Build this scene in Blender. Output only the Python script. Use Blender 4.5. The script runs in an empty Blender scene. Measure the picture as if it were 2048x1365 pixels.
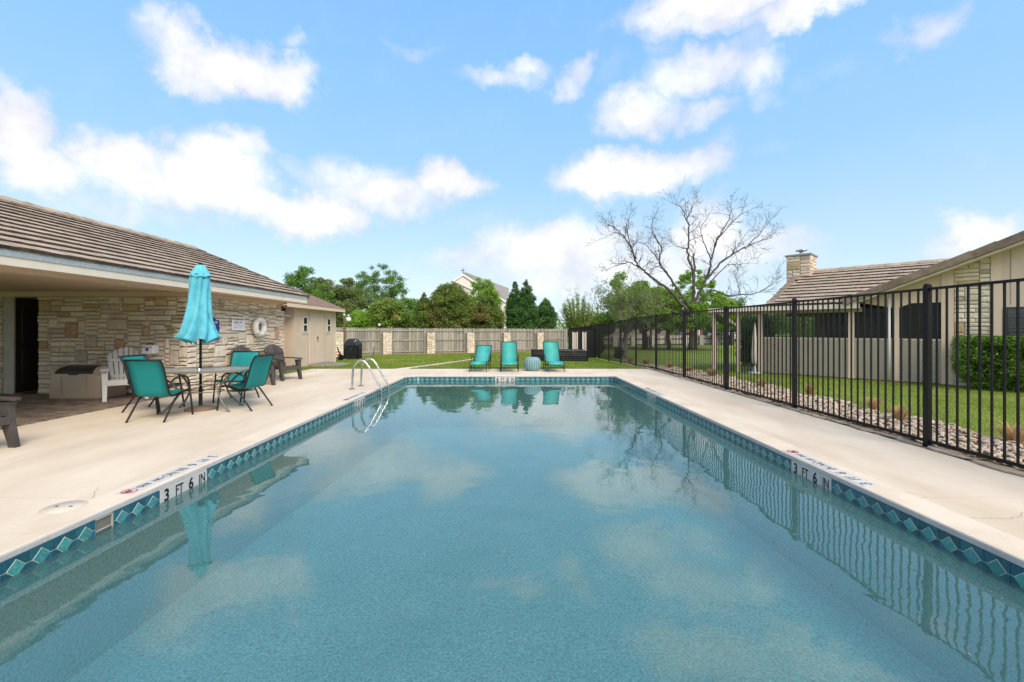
import bpy, math, random
import numpy as np
from mathutils import Matrix, Vector
R = math.radians
random.seed(7)
rng = np.random.default_rng(11)
scene = bpy.context.scene
col = scene.collection

# ------------------------------------------------------------------ camera
CAMZ, FPX, HOR = 1.42, 880.0, 659.5
cam = bpy.data.cameras.new('camera')
cam.sensor_width = 36.0
cam.lens = 36.0 * FPX / 2048.0
cam.shift_y = -(682.5 - HOR) / 2048.0
cam.clip_start, cam.clip_end = 0.05, 3000
camo = bpy.data.objects.new('camera', cam)
camo.location = (0, 0, CAMZ)
camo.rotation_euler = (R(90), 0, 0)
col.objects.link(camo)
scene.camera = camo

# ------------------------------------------------------------------ exposure
vs = scene.view_settings
vs.view_transform = 'Standard'
vs.look = 'None'
vs.gamma = 1.0
vs.use_curve_mapping = False
vs.exposure = EXPOSURE = 1.0
scene.cycles.max_bounces = 8
scene.cycles.transparent_max_bounces = 12
scene.cycles.caustics_reflective = False
scene.cycles.caustics_refractive = False
scene.cycles.use_denoising = True

# ------------------------------------------------------------------ sun
SUN_EL, SUN_AZ = 43.0, 150.0      # azimuth clockwise from +Y (the way the camera looks)
sd = bpy.data.lights.new('sun', 'SUN')
sd.energy = 2.2
sd.angle = R(38)
sd.color = (1.0, 0.89, 0.74)
so = bpy.data.objects.new('sun', sd)
so.rotation_euler = (R(90 - SUN_EL), 0, R(180 - SUN_AZ))
so.location = (10, -10, 30)
col.objects.link(so)

# ------------------------------------------------------------------ sky
world = bpy.data.worlds.new('World')
scene.world = world
world.use_nodes = True
wt = world.node_tree
wt.nodes.clear()


class NT:
    """small helper to write node graphs"""
    def __init__(s, t): s.t = t
    def n(s, kind, **kw):
        nd = s.t.nodes.new(kind)
        ins = kw.pop('ins', {})
        for k, v in kw.items(): setattr(nd, k, v)
        for k, v in ins.items():
            if isinstance(v, bpy.types.NodeSocket): s.t.links.new(v, nd.inputs[k])
            else: nd.inputs[k].default_value = v
        return nd
    def m(s, op, a, b=None, c=None, clamp=False):
        ins = {0: a}
        if b is not None: ins[1] = b
        if c is not None: ins[2] = c
        return s.n('ShaderNodeMath', operation=op, use_clamp=clamp, ins=ins).outputs[0]
    def v(s, op, a, b=None):
        ins = {0: a}
        if b is not None: ins[1] = b
        nd = s.n('ShaderNodeVectorMath', operation=op, ins=ins)
        return nd.outputs['Value'] if op in ('LENGTH', 'DOT_PRODUCT') else nd.outputs[0]
    def mixc(s, f, a, b, bt='MIX'):
        nd = s.n('ShaderNodeMix', data_type='RGBA', blend_type=bt)
        for k, x in ((0, f), (6, a), (7, b)):
            if isinstance(x, bpy.types.NodeSocket): s.t.links.new(x, nd.inputs[k])
            else: nd.inputs[k].default_value = x
        return nd.outputs[2]
    def noise(s, vec, scale, detail=3, rough=.5, dist=0.0):
        return s.n('ShaderNodeTexNoise', ins={'Vector': vec, 'Scale': scale, 'Detail': detail, 'Roughness': rough, 'Distortion': dist})
    def mr(s, x, a, b, c=0.0, d=1.0, smooth=False):
        nd = s.n('ShaderNodeMapRange', interpolation_type='SMOOTHSTEP' if smooth else 'LINEAR', ins={0: x, 1: a, 2: b, 3: c, 4: d})
        return nd.outputs[0]


w = NT(wt)
sky = w.n('ShaderNodeTexSky', sky_type='NISHITA', sun_disc=False, sun_elevation=R(SUN_EL), sun_rotation=R(SUN_AZ),
          air_density=1.0, dust_density=0.6, ozone_density=3.0, altitude=150)
tc = w.n('ShaderNodeTexCoord').outputs['Generated']
sp = w.n('ShaderNodeSeparateXYZ', ins={0: tc})
az = w.m('ARCTAN2', sp.outputs[0], sp.outputs[1])
el = w.m('ARCSINE', sp.outputs[2])
pv = w.n('ShaderNodeCombineXYZ', ins={0: az, 1: el, 2: 0.0}).outputs[0]
n1 = w.noise(tc, 7.0, 5, .55)
n2 = w.noise(tc, 34.0, 4, .62)
wv = w.v('MULTIPLY', w.v('SUBTRACT', n1.outputs['Color'], (.5, .5, .5)), (.17, .13, 0))
wv2 = w.v('MULTIPLY', w.v('SUBTRACT', n2.outputs['Color'], (.5, .5, .5)), (.05, .04, 0))
pw = w.v('ADD', pv, w.v('ADD', wv, wv2))
# the clouds over the far end of the pool: centre and half size as seen from the pool, in the picture's pixels, and density
CL = [(455, 125, 165, 62, 1.2), (565, 155, 85, 55, 1.1), (380, 150, 90, 42, .9), (412, 62, 34, 22, .45), (590, 82, 30, 20, .5),
      (10, 270, 95, 90, 1.2), (80, 330, 140, 55, 1.1), (245, 315, 135, 66, 1.2), (340, 370, 150, 50, 1.0), (440, 355, 125, 72, 1.3),
      (500, 310, 50, 40, .8), (600, 420, 150, 46, 1.2), (640, 432, 110, 34, 1.1), (705, 355, 110, 42, .75), (770, 395, 130, 44, 1.0), (890, 372, 82, 40, 1.1),
      (270, 420, 180, 40, .55), (600, 330, 50, 22, .4), (815, 86, 55, 22, .35), (440, 440, 60, 20, .4),
      (1000, 158, 85, 28, .7), (1055, 135, 45, 28, .75), (1150, 130, 34, 40, .8), (1135, 165, 36, 30, .75), (1210, 140, 30, 28, .25),
      (1420, 15, 210, 45, 1.1), (1620, 5, 230, 36, 1.0), (1380, 60, 110, 34, .85), (1500, 45, 120, 30, .7), (1830, 52, 85, 34, .6),
      (1400, 150, 125, 44, .85), (1510, 140, 75, 50, .8), (1490, 85, 60, 45, .5), (1540, 195, 45, 30, .38), (1320, 110, 45, 20, .35),
      (1270, 225, 95, 48, .9), (1390, 228, 75, 26, .7), (1225, 210, 45, 34, .7), (1330, 190, 100, 30, .5),
      (1250, 355, 150, 52, 1.2), (1150, 365, 70, 34, .8), (1370, 345, 90, 42, .85), (1200, 340, 60, 40, 1.0), (1420, 320, 50, 40, .4),
      (1110, 500, 180, 50, 1.0), (980, 515, 130, 34, .75), (1180, 545, 260, 50, .85), (1430, 470, 90, 60, 1.1), (1520, 500, 120, 46, .75),
      (1350, 530, 200, 60, .7), (880, 560, 120, 36, .3), (1640, 520, 60, 30, .3), (1540, 300, 60, 18, .18), (1680, 130, 70, 24, .16),
      (1970, 470, 110, 44, 1.0), (1890, 490, 60, 34, .6), (1960, 510, 140, 30, .6), (965, 450, 60, 22, .25)]
def pix2ang(x, y):
    dx, dz = (x - 1024) / FPX, (HOR - y) / FPX
    return math.atan(dx), math.atan2(dz, math.sqrt(1 + dx * dx))
acc = None
for cx, cy, rx, ry, s in CL:
    a0, e0 = pix2ang(cx, cy)
    ra = abs(pix2ang(cx + rx, cy)[0] - pix2ang(cx - rx, cy)[0]) / 2
    re = abs(pix2ang(cx, cy - ry)[1] - pix2ang(cx, cy + ry)[1]) / 2
    dv = w.v('MULTIPLY', w.v('SUBTRACT', pw, (a0, e0, 0)), (1 / (ra * 1.25), 1 / (re * 1.3), 0))
    q = w.m('MULTIPLY_ADD', w.v('DOT_PRODUCT', dv, dv), -s, s)
    acc = q if acc is None else w.m('MAXIMUM', acc, q)
acc = w.m('MAXIMUM', acc, 0.0)
n3 = w.noise(tc, 16.0, 6, .6)
dens = w.m('ADD', acc, w.m('MULTIPLY', w.m('SUBTRACT', n3.outputs[0], .5), .50))
seen = w.mr(dens, -.04, 1.08, smooth=True)
# the rest of the sky goes on the same way: broken cumulus
nr = w.noise(w.v('MULTIPLY', tc, (1, 1, 1.6)), 2.6, 7, .58, .3)
rest = w.mr(nr.outputs[0], .40, .62, smooth=True)
mk = w.m('MAXIMUM', w.mr(w.m('ABSOLUTE', az), .92, 1.15), w.mr(el, .66, .82))
alpha = w.m('ADD', w.m('MULTIPLY', seen, w.m('SUBTRACT', 1.0, mk)), w.m('MULTIPLY', rest, mk))
ramp = w.n('ShaderNodeValToRGB', ins={0: w.mr(el, 0, .8)})
e_ = ramp.color_ramp
e_.elements[0].color = (2.55 / 4, 2.9 / 4, 3.12 / 4, 1)
e_.elements[1].position = .92
e_.elements[1].color = (.80 / 4, 1.85 / 4, 3.7 / 4, 1)
for p_, c_ in ((.18, (1.95, 2.66, 3.2)), (.42, (1.28, 2.28, 3.38)), (.66, (1.02, 2.1, 3.6))):
    x_ = e_.elements.new(p_)
    x_.color = tuple(q / 4 for q in c_) + (1,)
rampc = w.v('SCALE', ramp.outputs[0])
rampc.node.inputs['Scale'].default_value = 4.0
skyv = w.mixc(.86, sky.outputs[0], rampc)
shade = w.m('MULTIPLY', w.mr(n3.outputs[0], .3, .7, .90, 1.03), w.mr(n1.outputs[0], .38, .60, .84, 1.03))
cbase = w.mixc(w.mr(dens, .3, 1.25), (3.15, 3.25, 3.42, 1), (4.05, 4.03, 4.0, 1))
cl = w.mixc(1.0, cbase, w.n('ShaderNodeCombineColor', ins={0: shade, 1: shade, 2: w.m('POWER', shade, .7)}).outputs[0], 'MULTIPLY')
fin = w.mixc(alpha, skyv, cl)
bg = w.n('ShaderNodeBackground', ins={'Color': fin, 'Strength': 0.15})
w.n('ShaderNodeOutputWorld', ins={0: bg.outputs[0]})

# ------------------------------------------------------------------ materials
MATS = {}
def mat(name, c, rough=.7, c2=None, var=.12, scale=4.0, bump=0.0, bscale=40.0, metal=0.0, rnd=0.0, spec=.4, stretch=(1, 1, 1), fine=0.0, alpha=1.0, coat=0.0, detail=4, sheen=0.0, fscale=220.0):
    if name in MATS: return MATS[name]
    m = bpy.data.materials.new(name)
    m.use_nodes = True
    t = m.node_tree
    t.nodes.clear()
    g = NT(t)
    geo = g.n('ShaderNodeNewGeometry')
    pos = g.v('MULTIPLY', geo.outputs['Position'], stretch)
    nz = g.noise(pos, scale, detail, .6)
    a = tuple(x * (1 - var) for x in c) + (1,)
    b = tuple(min(1, x * (1 + var)) for x in (c2 or c)) + (1,)
    if c2: a = tuple(c) + (1,); b = tuple(c2) + (1,)
    cc = g.mixc(g.mr(nz.outputs[0], .3, .7), a, b)
    if fine:
        nf = g.noise(geo.outputs['Position'], fscale, 3, .75)
        k = g.mr(nf.outputs[0], .3, .7, 1 - fine, 1 + fine)
        cc = g.mixc(1.0, cc, g.n('ShaderNodeCombineColor', ins={0: k, 1: k, 2: k}).outputs[0], 'MULTIPLY')
    if rnd:
        oi = g.n('ShaderNodeObjectInfo')
        rr = g.m('FRACT', g.m('ADD', oi.outputs['Random'], geo.outputs['Random Per Island']))
        k = g.mr(rr, 0, 1, 1 - rnd, 1 + rnd)
        k2 = g.mr(g.m('FRACT', g.m('MULTIPLY', rr, 7.3)), 0, 1, 1 - rnd * .35, 1 + rnd * .35)
        cc = g.mixc(1.0, cc, g.n('ShaderNodeCombineColor', ins={0: k, 1: k, 2: g.m('MULTIPLY', k, k2)}).outputs[0], 'MULTIPLY')
    p = g.n('ShaderNodeBsdfPrincipled', ins={'Base Color': cc, 'Roughness': rough, 'Metallic': metal, 'Specular IOR Level': spec, 'Alpha': alpha, 'Coat Weight': coat, 'Sheen Weight': sheen})
    if bump:
        nb = g.noise(pos, bscale, 4, .6)
        bn = g.n('ShaderNodeBump', ins={'Height': nb.outputs[0], 'Strength': bump, 'Distance': .02})
        t.links.new(bn.outputs[0], p.inputs['Normal'])
    g.n('ShaderNodeOutputMaterial', ins={0: p.outputs[0]})
    MATS[name] = m
    return m


def leafmat(name, dark, light, rough=.55, trans=.25, warm=None):
    m = bpy.data.materials.new(name)
    m.use_nodes = True
    t = m.node_tree
    t.nodes.clear()
    g = NT(t)
    geo = g.n('ShaderNodeNewGeometry')
    nz = g.noise(geo.outputs['Position'], .9, 3, .6)
    f = g.m('ADD', g.m('MULTIPLY', geo.outputs['Random Per Island'], .55), g.mr(nz.outputs[0], .3, .7, -.1, .55), clamp=True)
    dark, light = tuple(min(.9, x * 1.55) for x in dark), tuple(min(.9, x * 1.45) for x in light)
    cc = g.mixc(f, dark + (1,), light + (1,))
    if warm:
        nw = g.noise(geo.outputs['Position'], .55, 2, .5)
        cc = g.mixc(g.mr(nw.outputs[0], .60, .68), cc, warm + (1,))
    p = g.n('ShaderNodeBsdfPrincipled', ins={'Base Color': cc, 'Roughness': rough, 'Specular IOR Level': .25})
    tr = g.n('ShaderNodeBsdfTranslucent', ins={'Color': g.mixc(.5, cc, tuple(min(1, x * 1.6) for x in light) + (1,))})
    mx = g.n('ShaderNodeMixShader', ins={0: trans, 1: p.outputs[0], 2: tr.outputs[0]})
    g.n('ShaderNodeOutputMaterial', ins={0: mx.outputs[0]})
    return m


# ------------------------------------------------------------------ mesh building
class MB:
    def __init__(s): s.v, s.f, s.mi, s.sm, s.c = [], [], [], [], {}
    def face(s, idx, m=0, smooth=False): s.f.append(tuple(idx)); s.mi.append(m); s.sm.append(smooth)
    def add(s, vs, fs, m=0, smooth=False):
        o = len(s.v)
        s.v += [tuple(v) for v in vs]
        for f in fs: s.face([i + o for i in f], m, smooth)
        return s
    def poly(s, pts, m=0): return s.add(pts, [range(len(pts))], m)
    def box(s, x0, x1, y0, y1, z0, z1, m=0, b=0.0, M=None):
        if b <= 0:
            vs = [(x, y, z) for z in (z0, z1) for y in (y0, y1) for x in (x0, x1)]
            fs = [(0, 2, 3, 1), (4, 5, 7, 6), (0, 1, 5, 4), (2, 6, 7, 3), (0, 4, 6, 2), (1, 3, 7, 5)]
        else:
            vs, fs = [], []
            b = min(b, (x1 - x0) * .49, (y1 - y0) * .49, (z1 - z0) * .49)
            def ring(z, i):
                return [(x0 + i, y0 + i * 0 + b, z), (x0 + b, y0 + i, z), (x1 - b, y0 + i, z), (x1 - i, y0 + b, z), (x1 - i, y1 - b, z), (x1 - b, y1 - i, z), (x0 + b, y1 - i, z), (x0 + i, y1 - b, z)]
            r0 = [(x0 + b, y0 + b, z0), (x1 - b, y0 + b, z0), (x1 - b, y1 - b, z0), (x0 + b, y1 - b, z0)]
            r3 = [(x, y, z1) for x, y, z in r0]
            vs = r0 + ring(z0 + b, 0) + ring(z1 - b, 0) + r3
            fs = [(3, 2, 1, 0), (20, 21, 22, 23)]
            for i in range(8): fs.append((4 + i, 4 + (i + 1) % 8, 12 + (i + 1) % 8, 12 + i))
            # ring index -> corner index
            cr = [0, 0, 1, 1, 2, 2, 3, 3]
            for i in range(8):
                j = (i + 1) % 8
                if cr[i] == cr[j]:
                    fs.append((cr[i], 4 + j, 4 + i)); fs.append((20 + cr[i], 12 + i, 12 + j))
                else:
                    fs.append((cr[i], cr[j], 4 + j, 4 + i)); fs.append((20 + cr[j], 20 + cr[i], 12 + i, 12 + j))
        if M is not None: vs = [tuple(M @ Vector(v)) for v in vs]
        return s.add(vs, fs, m)
    def bar(s, a, b, wx, wz, m=0, up=(0, 0, 1), bev=0.0):
        """box section beam from a to b"""
        a, b = Vector(a), Vector(b)
        d = b - a
        L = d.length
        y = d.normalized()
        u = Vector(up)
        if abs(y.dot(u)) > .98: u = Vector((1, 0, 0))
        x = y.cross(u).normalized()
        z = x.cross(y)
        M = Matrix((x, y, z)).transposed().to_4x4()
        M.translation = a
        return s.box(-wx / 2, wx / 2, 0, L, -wz / 2, wz / 2, m, bev, M)
    def tube(s, pts, r, n=8, m=0, cap=True, close=False):
        pts = [Vector(p) for p in pts]
        k = len(pts)
        rs = r if hasattr(r, '__len__') else [r] * k
        o = len(s.v)
        prev = None
        for i, p in enumerate(pts):
            if close: t = pts[(i + 1) % k] - pts[i - 1]
            else: t = pts[min(i + 1, k - 1)] - pts[max(i - 1, 0)]
            t.normalize()
            if prev is None:
                u = Vector((0, 0, 1)) if abs(t.z) < .9 else Vector((1, 0, 0))
                x = t.cross(u).normalized()
            else:
                x = (prev - t * prev.dot(t))
                if x.length < 1e-6: x = t.orthogonal()
                x.normalize()
            prev = x
            y = t.cross(x)
            for j in range(n):
                a = 2 * math.pi * j / n
                s.v.append(tuple(p + (x * math.cos(a) + y * math.sin(a)) * rs[i]))
        kk = k if close else k - 1
        for i in range(kk):
            for j in range(n):
                a, b = o + i * n + j, o + i * n + (j + 1) % n
                c, d = o + ((i + 1) % k) * n + (j + 1) % n, o + ((i + 1) % k) * n + j
                s.face((a, b, c, d), m, True)
        if cap and not close:
            s.face([o + j for j in range(n)][::-1], m)
            s.face([o + (k - 1) * n + j for j in range(n)], m)
        return s
    def lathe(s, prof, n=24, c=(0, 0, 0), m=0, smooth=True, cap=True, sx=1, sy=1):
        o = len(s.v)
        for r, z in prof:
            for j in range(n):
                a = 2 * math.pi * j / n
                s.v.append((c[0] + r * sx * math.cos(a), c[1] + r * sy * math.sin(a), c[2] + z))
        for i in range(len(prof) - 1):
            for j in range(n):
                s.face((o + i * n + j, o + i * n + (j + 1) % n, o + (i + 1) * n + (j + 1) % n, o + (i + 1) * n + j), m, smooth)
        if cap:
            s.face([o + j for j in range(n)][::-1], m)
            s.face([o + (len(prof) - 1) * n + j for j in range(n)], m)
        return s
    def extr(s, prof, a, b, M=None, m=0, smooth=False):
        """profile (u,z) extruded along y from a to b"""
        n = len(prof)
        vs = [(u, a, z) for u, z in prof] + [(u, b, z) for u, z in prof]
        fs = [(i, (i + 1) % n, n + (i + 1) % n, n + i) for i in range(n)] + [tuple(range(n))[::-1], tuple(range(n, 2 * n))]
        if M is not None: vs = [tuple(M @ Vector(v)) for v in vs]
        return s.add(vs, fs, m, smooth)
    def sheet(s, rows, th, m=0, smooth=True):
        """grid of points given a thickness"""
        k, n = len(rows), len(rows[0])
        P = [[Vector(p) for p in r] for r in rows]
        N = []
        for i in range(k):
            for j in range(n):
                du = P[min(i + 1, k - 1)][j] - P[max(i - 1, 0)][j]
                dv = P[i][min(j + 1, n - 1)] - P[i][max(j - 1, 0)]
                N.append(du.cross(dv).normalized())
        o = len(s.v)
        for sg in (0, 1):
            for i in range(k):
                for j in range(n): s.v.append(tuple(P[i][j] - N[i * n + j] * th * sg))
        q = k * n
        for i in range(k - 1):
            for j in range(n - 1):
                a = o + i * n + j
                s.face((a, a + n, a + n + 1, a + 1)[::-1], m, smooth)
                s.face((a + q, a + n + q, a + n + 1 + q, a + 1 + q), m, smooth)
        for i in range(k - 1):
            for j in (0, n - 1):
                a = o + i * n + j
                s.face((a, a + n, a + n + q, a + q), m)
        for j in range(n - 1):
            for i in (0, k - 1):
                a = o + i * n + j
                s.face((a, a + 1, a + 1 + q, a + q), m)
        return s
    def mesh(s, name, mats):
        me = bpy.data.meshes.new(name)
        me.from_pydata(s.v, [], s.f)
        for x in (mats if isinstance(mats, (list, tuple)) else [mats]): me.materials.append(x)
        if any(s.mi): me.polygons.foreach_set('material_index', s.mi)
        me.polygons.foreach_set('use_smooth', s.sm)
        me.update()
        return me
    def obj(s, name, mats, parent=None, loc=None, rz=None, kind=None):
        return link(name, s.mesh(name, mats), parent, loc, rz, kind)


def link(name, data, parent=None, loc=None, rz=None, kind=None, M=None):
    o = bpy.data.objects.new(name, data)
    col.objects.link(o)
    if parent is not None: o.parent = parent
    if M is not None: o.matrix_basis = M
    if loc is not None: o.location = loc
    if rz is not None: o.rotation_euler = (0, 0, rz)
    if kind: o['kind'] = kind
    return o

def tag(o, label=None, cat=None, group=None, kind=None):
    if label: o['label'] = label
    if cat: o['category'] = cat
    if group: o['group'] = group
    if kind: o['kind'] = kind
    return o

def thing(name, label, cat, loc=(0, 0, 0), rz=0.0, group=None, kind=None):
    return tag(link(name, None, None, loc, rz), label, cat, group, kind)

def copy_tree(o, parent=None):
    c = o.copy()
    col.objects.link(c)
    c.parent = parent
    for ch in list(o.children): copy_tree(ch, c)
    return c

def dup(root, loc, rz, label, group=None):
    c = copy_tree(root)
    c.location = loc
    c.rotation_euler = (0, 0, rz)
    c['label'] = label
    if group: c['group'] = group
    return c

def wmat(o):
    M = o.matrix_basis.copy()
    while o.parent is not None:
        o = o.parent
        M = o.matrix_basis @ M
    return M

def inview(p):
    if p.y < .3: return None
    x, y = 1024 + FPX * p.x / p.y, HOR - FPX * (p.z - CAMZ) / p.y
    return p.y if (-30 < x < 2078 and -30 < y < 1395) else None

def pieces(parent, name, items, mats, limit=300, label=None, rest_name=None):
    """items = (MB, matrix in the parent's frame). The ones that show largest become parts, the others one joined part."""
    W = wmat(parent) if parent is not None else Matrix()
    sc = []
    for i, (mb, M) in enumerate(items):
        cen = Vector([sum(v[k] for v in mb.v) / len(mb.v) for k in range(3)])
        d = inview(W @ M @ cen)
        sc.append((d if d else 1e6 + i, i))
    sc.sort()
    cache = {}
    chosen = [i for d, i in sc[:limit] if d < 1e6]
    for i in chosen:
        mb, M = items[i]
        if id(mb) not in cache: cache[id(mb)] = mb.mesh(name, mats)
        link(name, cache[id(mb)], parent, M=M)
    cs = set(chosen)
    r = MB()
    for i, (mb, M) in enumerate(items):
        if i in cs: continue
        o = len(r.v)
        r.v += [tuple(M @ Vector(v)) for v in mb.v]
        r.f += [tuple(k + o for k in f) for f in mb.f]
        r.mi += mb.mi
        r.sm += mb.sm
    if r.v: r.obj(rest_name or name + '_mass', mats, parent, kind='stuff')

T = Matrix.Translation
def RZ(a): return Matrix.Rotation(a, 4, 'Z')
def RX(a): return Matrix.Rotation(a, 4, 'X')
def RY(a): return Matrix.Rotation(a, 4, 'Y')

def text(s, size, m, parent, M, name='lettering', ext=.0006, off=0.0, ax='CENTER', sx=1.0):
    c = bpy.data.curves.new(name, 'FONT')
    c.body = s
    c.size = size
    c.align_x = ax
    c.align_y = 'CENTER'
    c.extrude = ext
    c.offset = off
    c.resolution_u = 3
    c.materials.append(m)
    tmp = bpy.data.objects.new('tmp', c)
    me = bpy.data.meshes.new_from_object(tmp)
    bpy.data.objects.remove(tmp)
    me.name = name
    if not me.materials: me.materials.append(m)
    return link(name, me, parent, M=M @ Matrix.Diagonal((sx, 1, 1, 1)))

def frame(o, x, y):
    """matrix with origin o, text x axis x, text up axis y"""
    x, y = Vector(x), Vector(y)
    z = x.cross(y)
    M = Matrix((x, y, z)).transposed().to_4x4()
    M.translation = Vector(o)
    return M

def at(px, Z): return (px - 1024) / FPX * Z
def hz(py, Z): return CAMZ + (HOR - py) * Z / FPX
def gz(y):
    """height of the lawn"""
    return float(np.interp(y, [-1e3, 16, 18.6, 20.6, 24, 34, 60, 1e3], [-.012, -.012, -.10, -.16, -.26, -.42, -.55, -.55]))

def npmesh(name, V, F, mats, smooth=False):
    """fast mesh out of numpy arrays, F is (n,3) or (n,4)"""
    me = bpy.data.meshes.new(name)
    k = F.shape[1]
    me.vertices.add(len(V))
    me.vertices.foreach_set('co', V.astype(np.float32).ravel())
    me.loops.add(F.size)
    me.loops.foreach_set('vertex_index', F.astype(np.int32).ravel())
    me.polygons.add(len(F))
    me.polygons.foreach_set('loop_start', np.arange(0, F.size, k, dtype=np.int32))
    me.polygons.foreach_set('use_smooth', np.full(len(F), smooth))
    for x in (mats if isinstance(mats, (list, tuple)) else [mats]): me.materials.append(x)
    me.update(calc_edges=True)
    me.validate()
    return me

# ================================================================== materials used widely
M_DECK = mat('deck_concrete', (.56, .445, .32), .85, (.74, .63, .49), scale=.8, bump=.25, bscale=60, fine=.05, stretch=(1.6, .5, 1), detail=7)
M_COPE = mat('coping_concrete', (.60, .485, .355), .8, (.74, .63, .49), scale=1.6, bump=.25, bscale=50, fine=.05)
M_COPEF = mat('coping_edge', (.50, .47, .44), .8, (.60, .57, .54), scale=5, bump=.2, bscale=50, fine=.06)
M_GROUT = mat('grout', (.34, .37, .37), .8, scale=8)
M_TBLUE = mat('tile_blue', (.014, .075, .115), .15, (.026, .14, .18), scale=34, rnd=.3, spec=.6, bump=.1, bscale=70)
M_TTURQ = mat('tile_turquoise', (.035, .21, .215), .15, (.10, .36, .35), scale=40, rnd=.22, spec=.6, bump=.1, bscale=70)
M_TLINE = mat('tile_line', (.62, .60, .46), .4, scale=20)
M_TWHITE = mat('marker_white', (.60, .58, .54), .35, scale=30, var=.05)
M_BLACK = mat('print_black', (.012, .012, .012), .5)
M_WORN = mat('print_worn', (.05, .05, .05), .6, (.22, .21, .20), scale=14)
M_RED = mat('print_red', (.45, .03, .04), .5)
M_FLOOR = mat('pool_plaster', (.23, .54, .495), .9, (.35, .67, .62), scale=1.2, fine=.62, fscale=42.0)
M_DIRT = mat('dirt', (.20, .15, .10), .95, (.34, .26, .18), scale=6, bump=.6, bscale=30, fine=.2)
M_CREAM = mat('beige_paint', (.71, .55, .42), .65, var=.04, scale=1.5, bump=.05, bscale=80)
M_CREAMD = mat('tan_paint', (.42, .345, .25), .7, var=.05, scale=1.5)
M_WHITEP = mat('white_paint', (.76, .73, .68), .55, var=.04, scale=2)
M_GLASS = mat('dark_glass', (.02, .024, .026), .06, spec=.8, var=.3, scale=1.2)
M_IRON = mat('black_iron', (.006, .006, .0065), .5, spec=.25, var=.3, scale=8)
M_STEEL = mat('stainless_steel', (.62, .60, .57), .18, metal=1.0, var=.05, scale=3)
M_DARKMETAL = mat('bronze_metal', (.013, .011, .010), .5, spec=.35, var=.15, scale=9)
M_GREYMETAL = mat('taupe_metal', (.17, .15, .13), .45, spec=.5, var=.12, scale=9)

# ================================================================== ground
def ground_sheet(name, x0, x1, y0, y1, nx, ny, dz, m, kind='structure'):
    xs, ys = np.linspace(x0, x1, nx), np.array(sorted(set(list(np.linspace(y0, y1, ny)) + [v for v in (16, 18.6, 20.6, 24, 34, 60) if y0 < v < y1])))
    V = np.array([(x, y, gz(y) + dz) for y in ys for x in xs])
    F = np.array([(j * nx + i, j * nx + i + 1, (j + 1) * nx + i + 1, (j + 1) * nx + i) for j in range(len(ys) - 1) for i in range(nx - 1)])
    return link(name, npmesh(name, V, F, m), kind=kind)

mg = bpy.data.materials.new('lawn')
mg.use_nodes = True
mg.node_tree.nodes.clear()
g = NT(mg.node_tree)
geo = g.n('ShaderNodeNewGeometry')
na = g.noise(geo.outputs['Position'], .45, 6, .65)
nb = g.noise(geo.outputs['Position'], 30, 4, .7)
nc = g.noise(geo.outputs['Position'], 2.6, 5, .65)
c1 = g.mixc(g.mr(na.outputs[0], .35, .65), (.13, .19, .032, 1), (.22, .28, .055, 1))
c1 = g.mixc(g.mr(nc.outputs[0], .50, .74, 0, .55), c1, (.34, .34, .12, 1))
c1 = g.mixc(1.0, c1, g.mixc(g.mr(nb.outputs[0], .3, .7), (.6, .6, .6, 1), (1.3, 1.3, 1.2, 1)), 'MULTIPLY')
bmp = g.n('ShaderNodeBump', ins={'Height': nb.outputs[0], 'Strength': .6, 'Distance': .03})
p = g.n('ShaderNodeBsdfPrincipled', ins={'Base Color': c1, 'Roughness': .9, 'Specular IOR Level': .1, 'Normal': bmp.outputs[0]})
g.n('ShaderNodeOutputMaterial', ins={0: p.outputs[0]})
M_LAWN = mg
# the ground goes round the pool, so that the basin stays open
DX0, DX1, DY0, DY1 = -7.25, 4.93, -1.2, 15.9      # deck
PX0, PX1, PY0, PY1 = -3.225, 3.152, 1.30, 13.6    # pool, inner faces
gm = MB()
ring = [(-600, -300), (600, -300), (600, -1), (-600, -1)]
def gquad(x0, x1, y0, y1, dz):
    ys = sorted(set([y0, y1] + [v for v in (16, 18.6, 20.6, 24, 34, 60) if y0 < v < y1]))
    for a, b in zip(ys[:-1], ys[1:]):
        gm.poly([(x0, a, gz(a) + dz), (x1, a, gz(a) + dz), (x1, b, gz(b) + dz), (x0, b, gz(b) + dz)])
gquad(-900, 900, -300, .6, -.02)
gquad(-900, -3.9, .6, 14.3, -.02)
gquad(3.8, 900, .6, 14.3, -.02)
gquad(-900, 900, 14.3, 1400, -.02)
gm.obj('ground', M_LAWN, kind='structure')

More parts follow.
